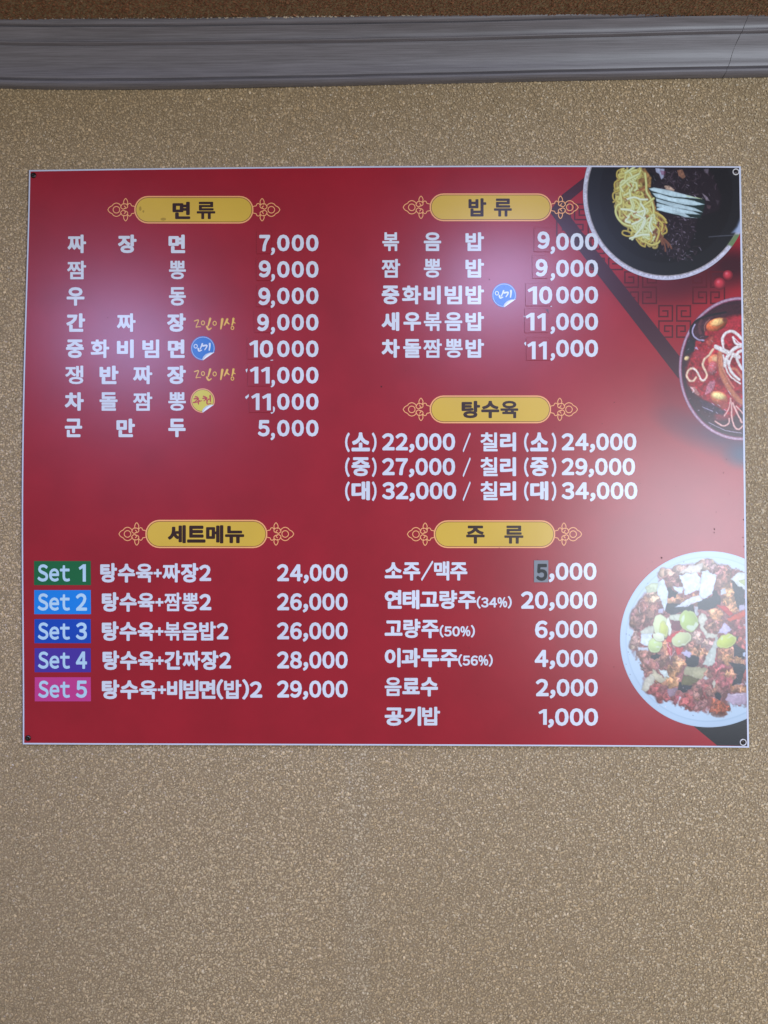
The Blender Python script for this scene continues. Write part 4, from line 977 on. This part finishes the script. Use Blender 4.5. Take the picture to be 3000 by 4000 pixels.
def badge(cx, cy, kind):
    """printed round sticker with a printed peeled-up corner, centre in photo pixels"""
    k = 1 / 2.765; f = lambda u, v: (cx + u * k, cy + v * k)
    def disc(r):
        pts = [(r * math.cos(a), r * math.sin(a)) for a in np.linspace(0, 2 * math.pi, 65)[:-1]]
        # cut along the chord from (124,44) to (0,131)
        n_ = np.array([87.0, 124.0]); n_ /= np.linalg.norm(n_); c = float(n_ @ np.array([124, 44]))
        out = []
        for p in pts:
            d = n_[0] * p[0] + n_[1] * p[1] - c
            out.append(f(p[0] - max(d, 0) * n_[0], p[1] - max(d, 0) * n_[1]))
        return out
    o = onboard(flat('round_badge', [disc(131)], M_badge_blue if kind else M_peach, None, 3))
    if kind:
        flat('badge_line', [disc(123)], M_white, o, 3.6); flat('badge_face', [disc(119)], M_badge_blue, o, 4.2)
        sc_, mm, off = ingi, M_white, (256, 582)
    else:
        flat('badge_line', [disc(121)], M_ring, o, 3.6); flat('badge_face', [disc(116)], M_badge_yel, o, 4.2)
        sc_, mm, off = chu, M_badge_red, (253, 1147)
    flat('badge_text', script(sc_, lambda u, v: (cx + (u - off[0]) * k, cy + (v - off[1]) * k), 4.0), mm, o, TL)
    peel = [(124, 44), (74, 46), (34, 62), (6, 88), (-6, 114), (0, 131)]
    flat('peeled_corner', [[f(*p) for p in peel]], M_peel, o, 5.6)
    flat('peeled_corner_light', [[f(*p) for p in [(124, 44), (78, 54), (44, 74), (18, 102), (0, 131)]]], M_peel2, o, 6.2)
    o['label'] = 'blue round badge with peeled corner' if kind else 'yellow round badge with red writing and peeled corner'
badge(700 + 256 / 2.765, 1150 + 582 / 2.765, True)
badge(700 + 253 / 2.765, 1150 + 1147 / 2.765, False)
badge(*B(519, 612, 0, 0)[:2], True)

# ---- dirt specks on the board
sp = [(2584, 2179, 3.2), (2548, 2195, 1.2), (2791, 2067, 2.6), (2790, 2080, 1.8), (2826, 1847, 1.8), (2838, 1794, 1.4), (2400, 1572, 1.8), (1911, 1092, 2.0), (2352, 1655, 1.6), (2798, 2000, 1.3), (2905, 2030, 2.4), (2903, 2100, 2.2), (2907, 2135, 1.8), (2270, 2280, 1.4), (1992, 2145, 1.5), (2398, 2605, 1.8), (1125, 1175, 1.6),
      (2100, 2185, 1.2), (2150, 2225, 1.1), (2210, 2060, 1.1), (1950, 2140, 1.2), (1490, 1510, 3), (760, 1250, 1), (1640, 1450, 1), (2330, 2480, 1.2), (2580, 2010, 1), (2640, 1900, 1.2), (1350, 2500, 1), (420, 1240, 1.4), (730, 855, 4.5), (640, 858, 3.0)]
rs = np.random.RandomState(3)
for k in range(70): sp.append((rs.uniform(1500, 2880), rs.uniform(1000, 2850), rs.uniform(.5, 1.1)))
polys = []
for x, y, r0 in sp:
    if r0 > 2.9 and y < 900: continue
    polys.append([(x + r0 * rs.uniform(.7, 1.3) * math.cos(a), y + r0 * rs.uniform(.7, 1.3) * math.sin(a)) for a in np.linspace(0, 2 * math.pi, 8)[:-1]])
o = onboard(flat('dirt_specks', polys, M_speck, None, 7, union=False)); o['kind'] = 'stuff'
M_stain = print_mat('gold_stain', rgb(170, 136, 44))
o = onboard(flat('plaque_stain', [ell(638, 856, 11, 6, 12), ell(548, 815, 5, 9, 12), ell(470 + 90, 826, 4, 5, 10)], M_stain, None, 4.8, union=False))

# ------------------------------------------------------------------ screws
def lathe(prof, c, n=28):
    V = []; Fs = []
    for i in range(n):
        a = 2 * math.pi * i / n
        for r, h in prof: V.append((c[0] + r * math.cos(a), c[1] - h, c[2] + r * math.sin(a)))
    m = len(prof)
    for i in range(n):
        for j in range(m - 1):
            a = i * m + j; b = ((i + 1) % n) * m + j; Fs.append((a, b, b + 1, a + 1))
    return V, Fs
def screw(px, py, bright):
    c = at(px, py, FRONT - .0003); R = .0066
    if bright:
        V, Fs = lathe([(R * 1.06, 0), (R * 1.04, .0012), (R * .97, .0016), (R * .82, .0016), (R * .76, .0002)], c)
        head = onboard(link('screw', mesh_np('screw', V, Fs, True), M_steel))
        V, Fs = lathe([(R * .76, .0001), (R * .6, .0010), (R * .35, .0016), (R * .16, .0016), (R * .10, .0004), (.00001, .0003)], c)
        link('screw_head', mesh_np('screw_head', V, Fs, True), M_darkscrew, head)
    else:
        R *= .92
        V, Fs = lathe([(R, 0), (R * .97, .0008), (R * .8, .0016), (R * .5, .0022), (R * .22, .0023), (R * .16, .0010), (.00001, .0008)], c)
        head = onboard(link('screw', mesh_np('screw', V, Fs, True), M_darkscrew))
    # cross recess ridges
    V = []; Fs = []
    for a in (0.5, 0.5 + math.pi / 2):
        dx, dz = math.cos(a), math.sin(a); k = len(V)
        for s0, q in ((-1, -1), (1, -1), (1, 1), (-1, 1)):
            V.append((c[0] + s0 * dx * R * .42 + q * -dz * R * .07, c[1] - .00235 - a * 1e-5, c[2] + s0 * dz * R * .42 + q * dx * R * .07))
        Fs.append((k, k + 1, k + 2, k + 3))
    m = M_black
    link('cross_slot', mesh_np('cross_slot', V, Fs), m, head)
screw(60 + 585 / 8.295, 600 + 705 / 8.295, False)
screw(2780 + 778 / 8.295, 600 + 595 / 8.295, True)
screw(40 + 575 / 8.295, 2780 + 855 / 8.295, False)
screw(2780 + 1016 / 8.295, 2780 + 992 / 8.295, True)
print('objects', len(bpy.data.objects))
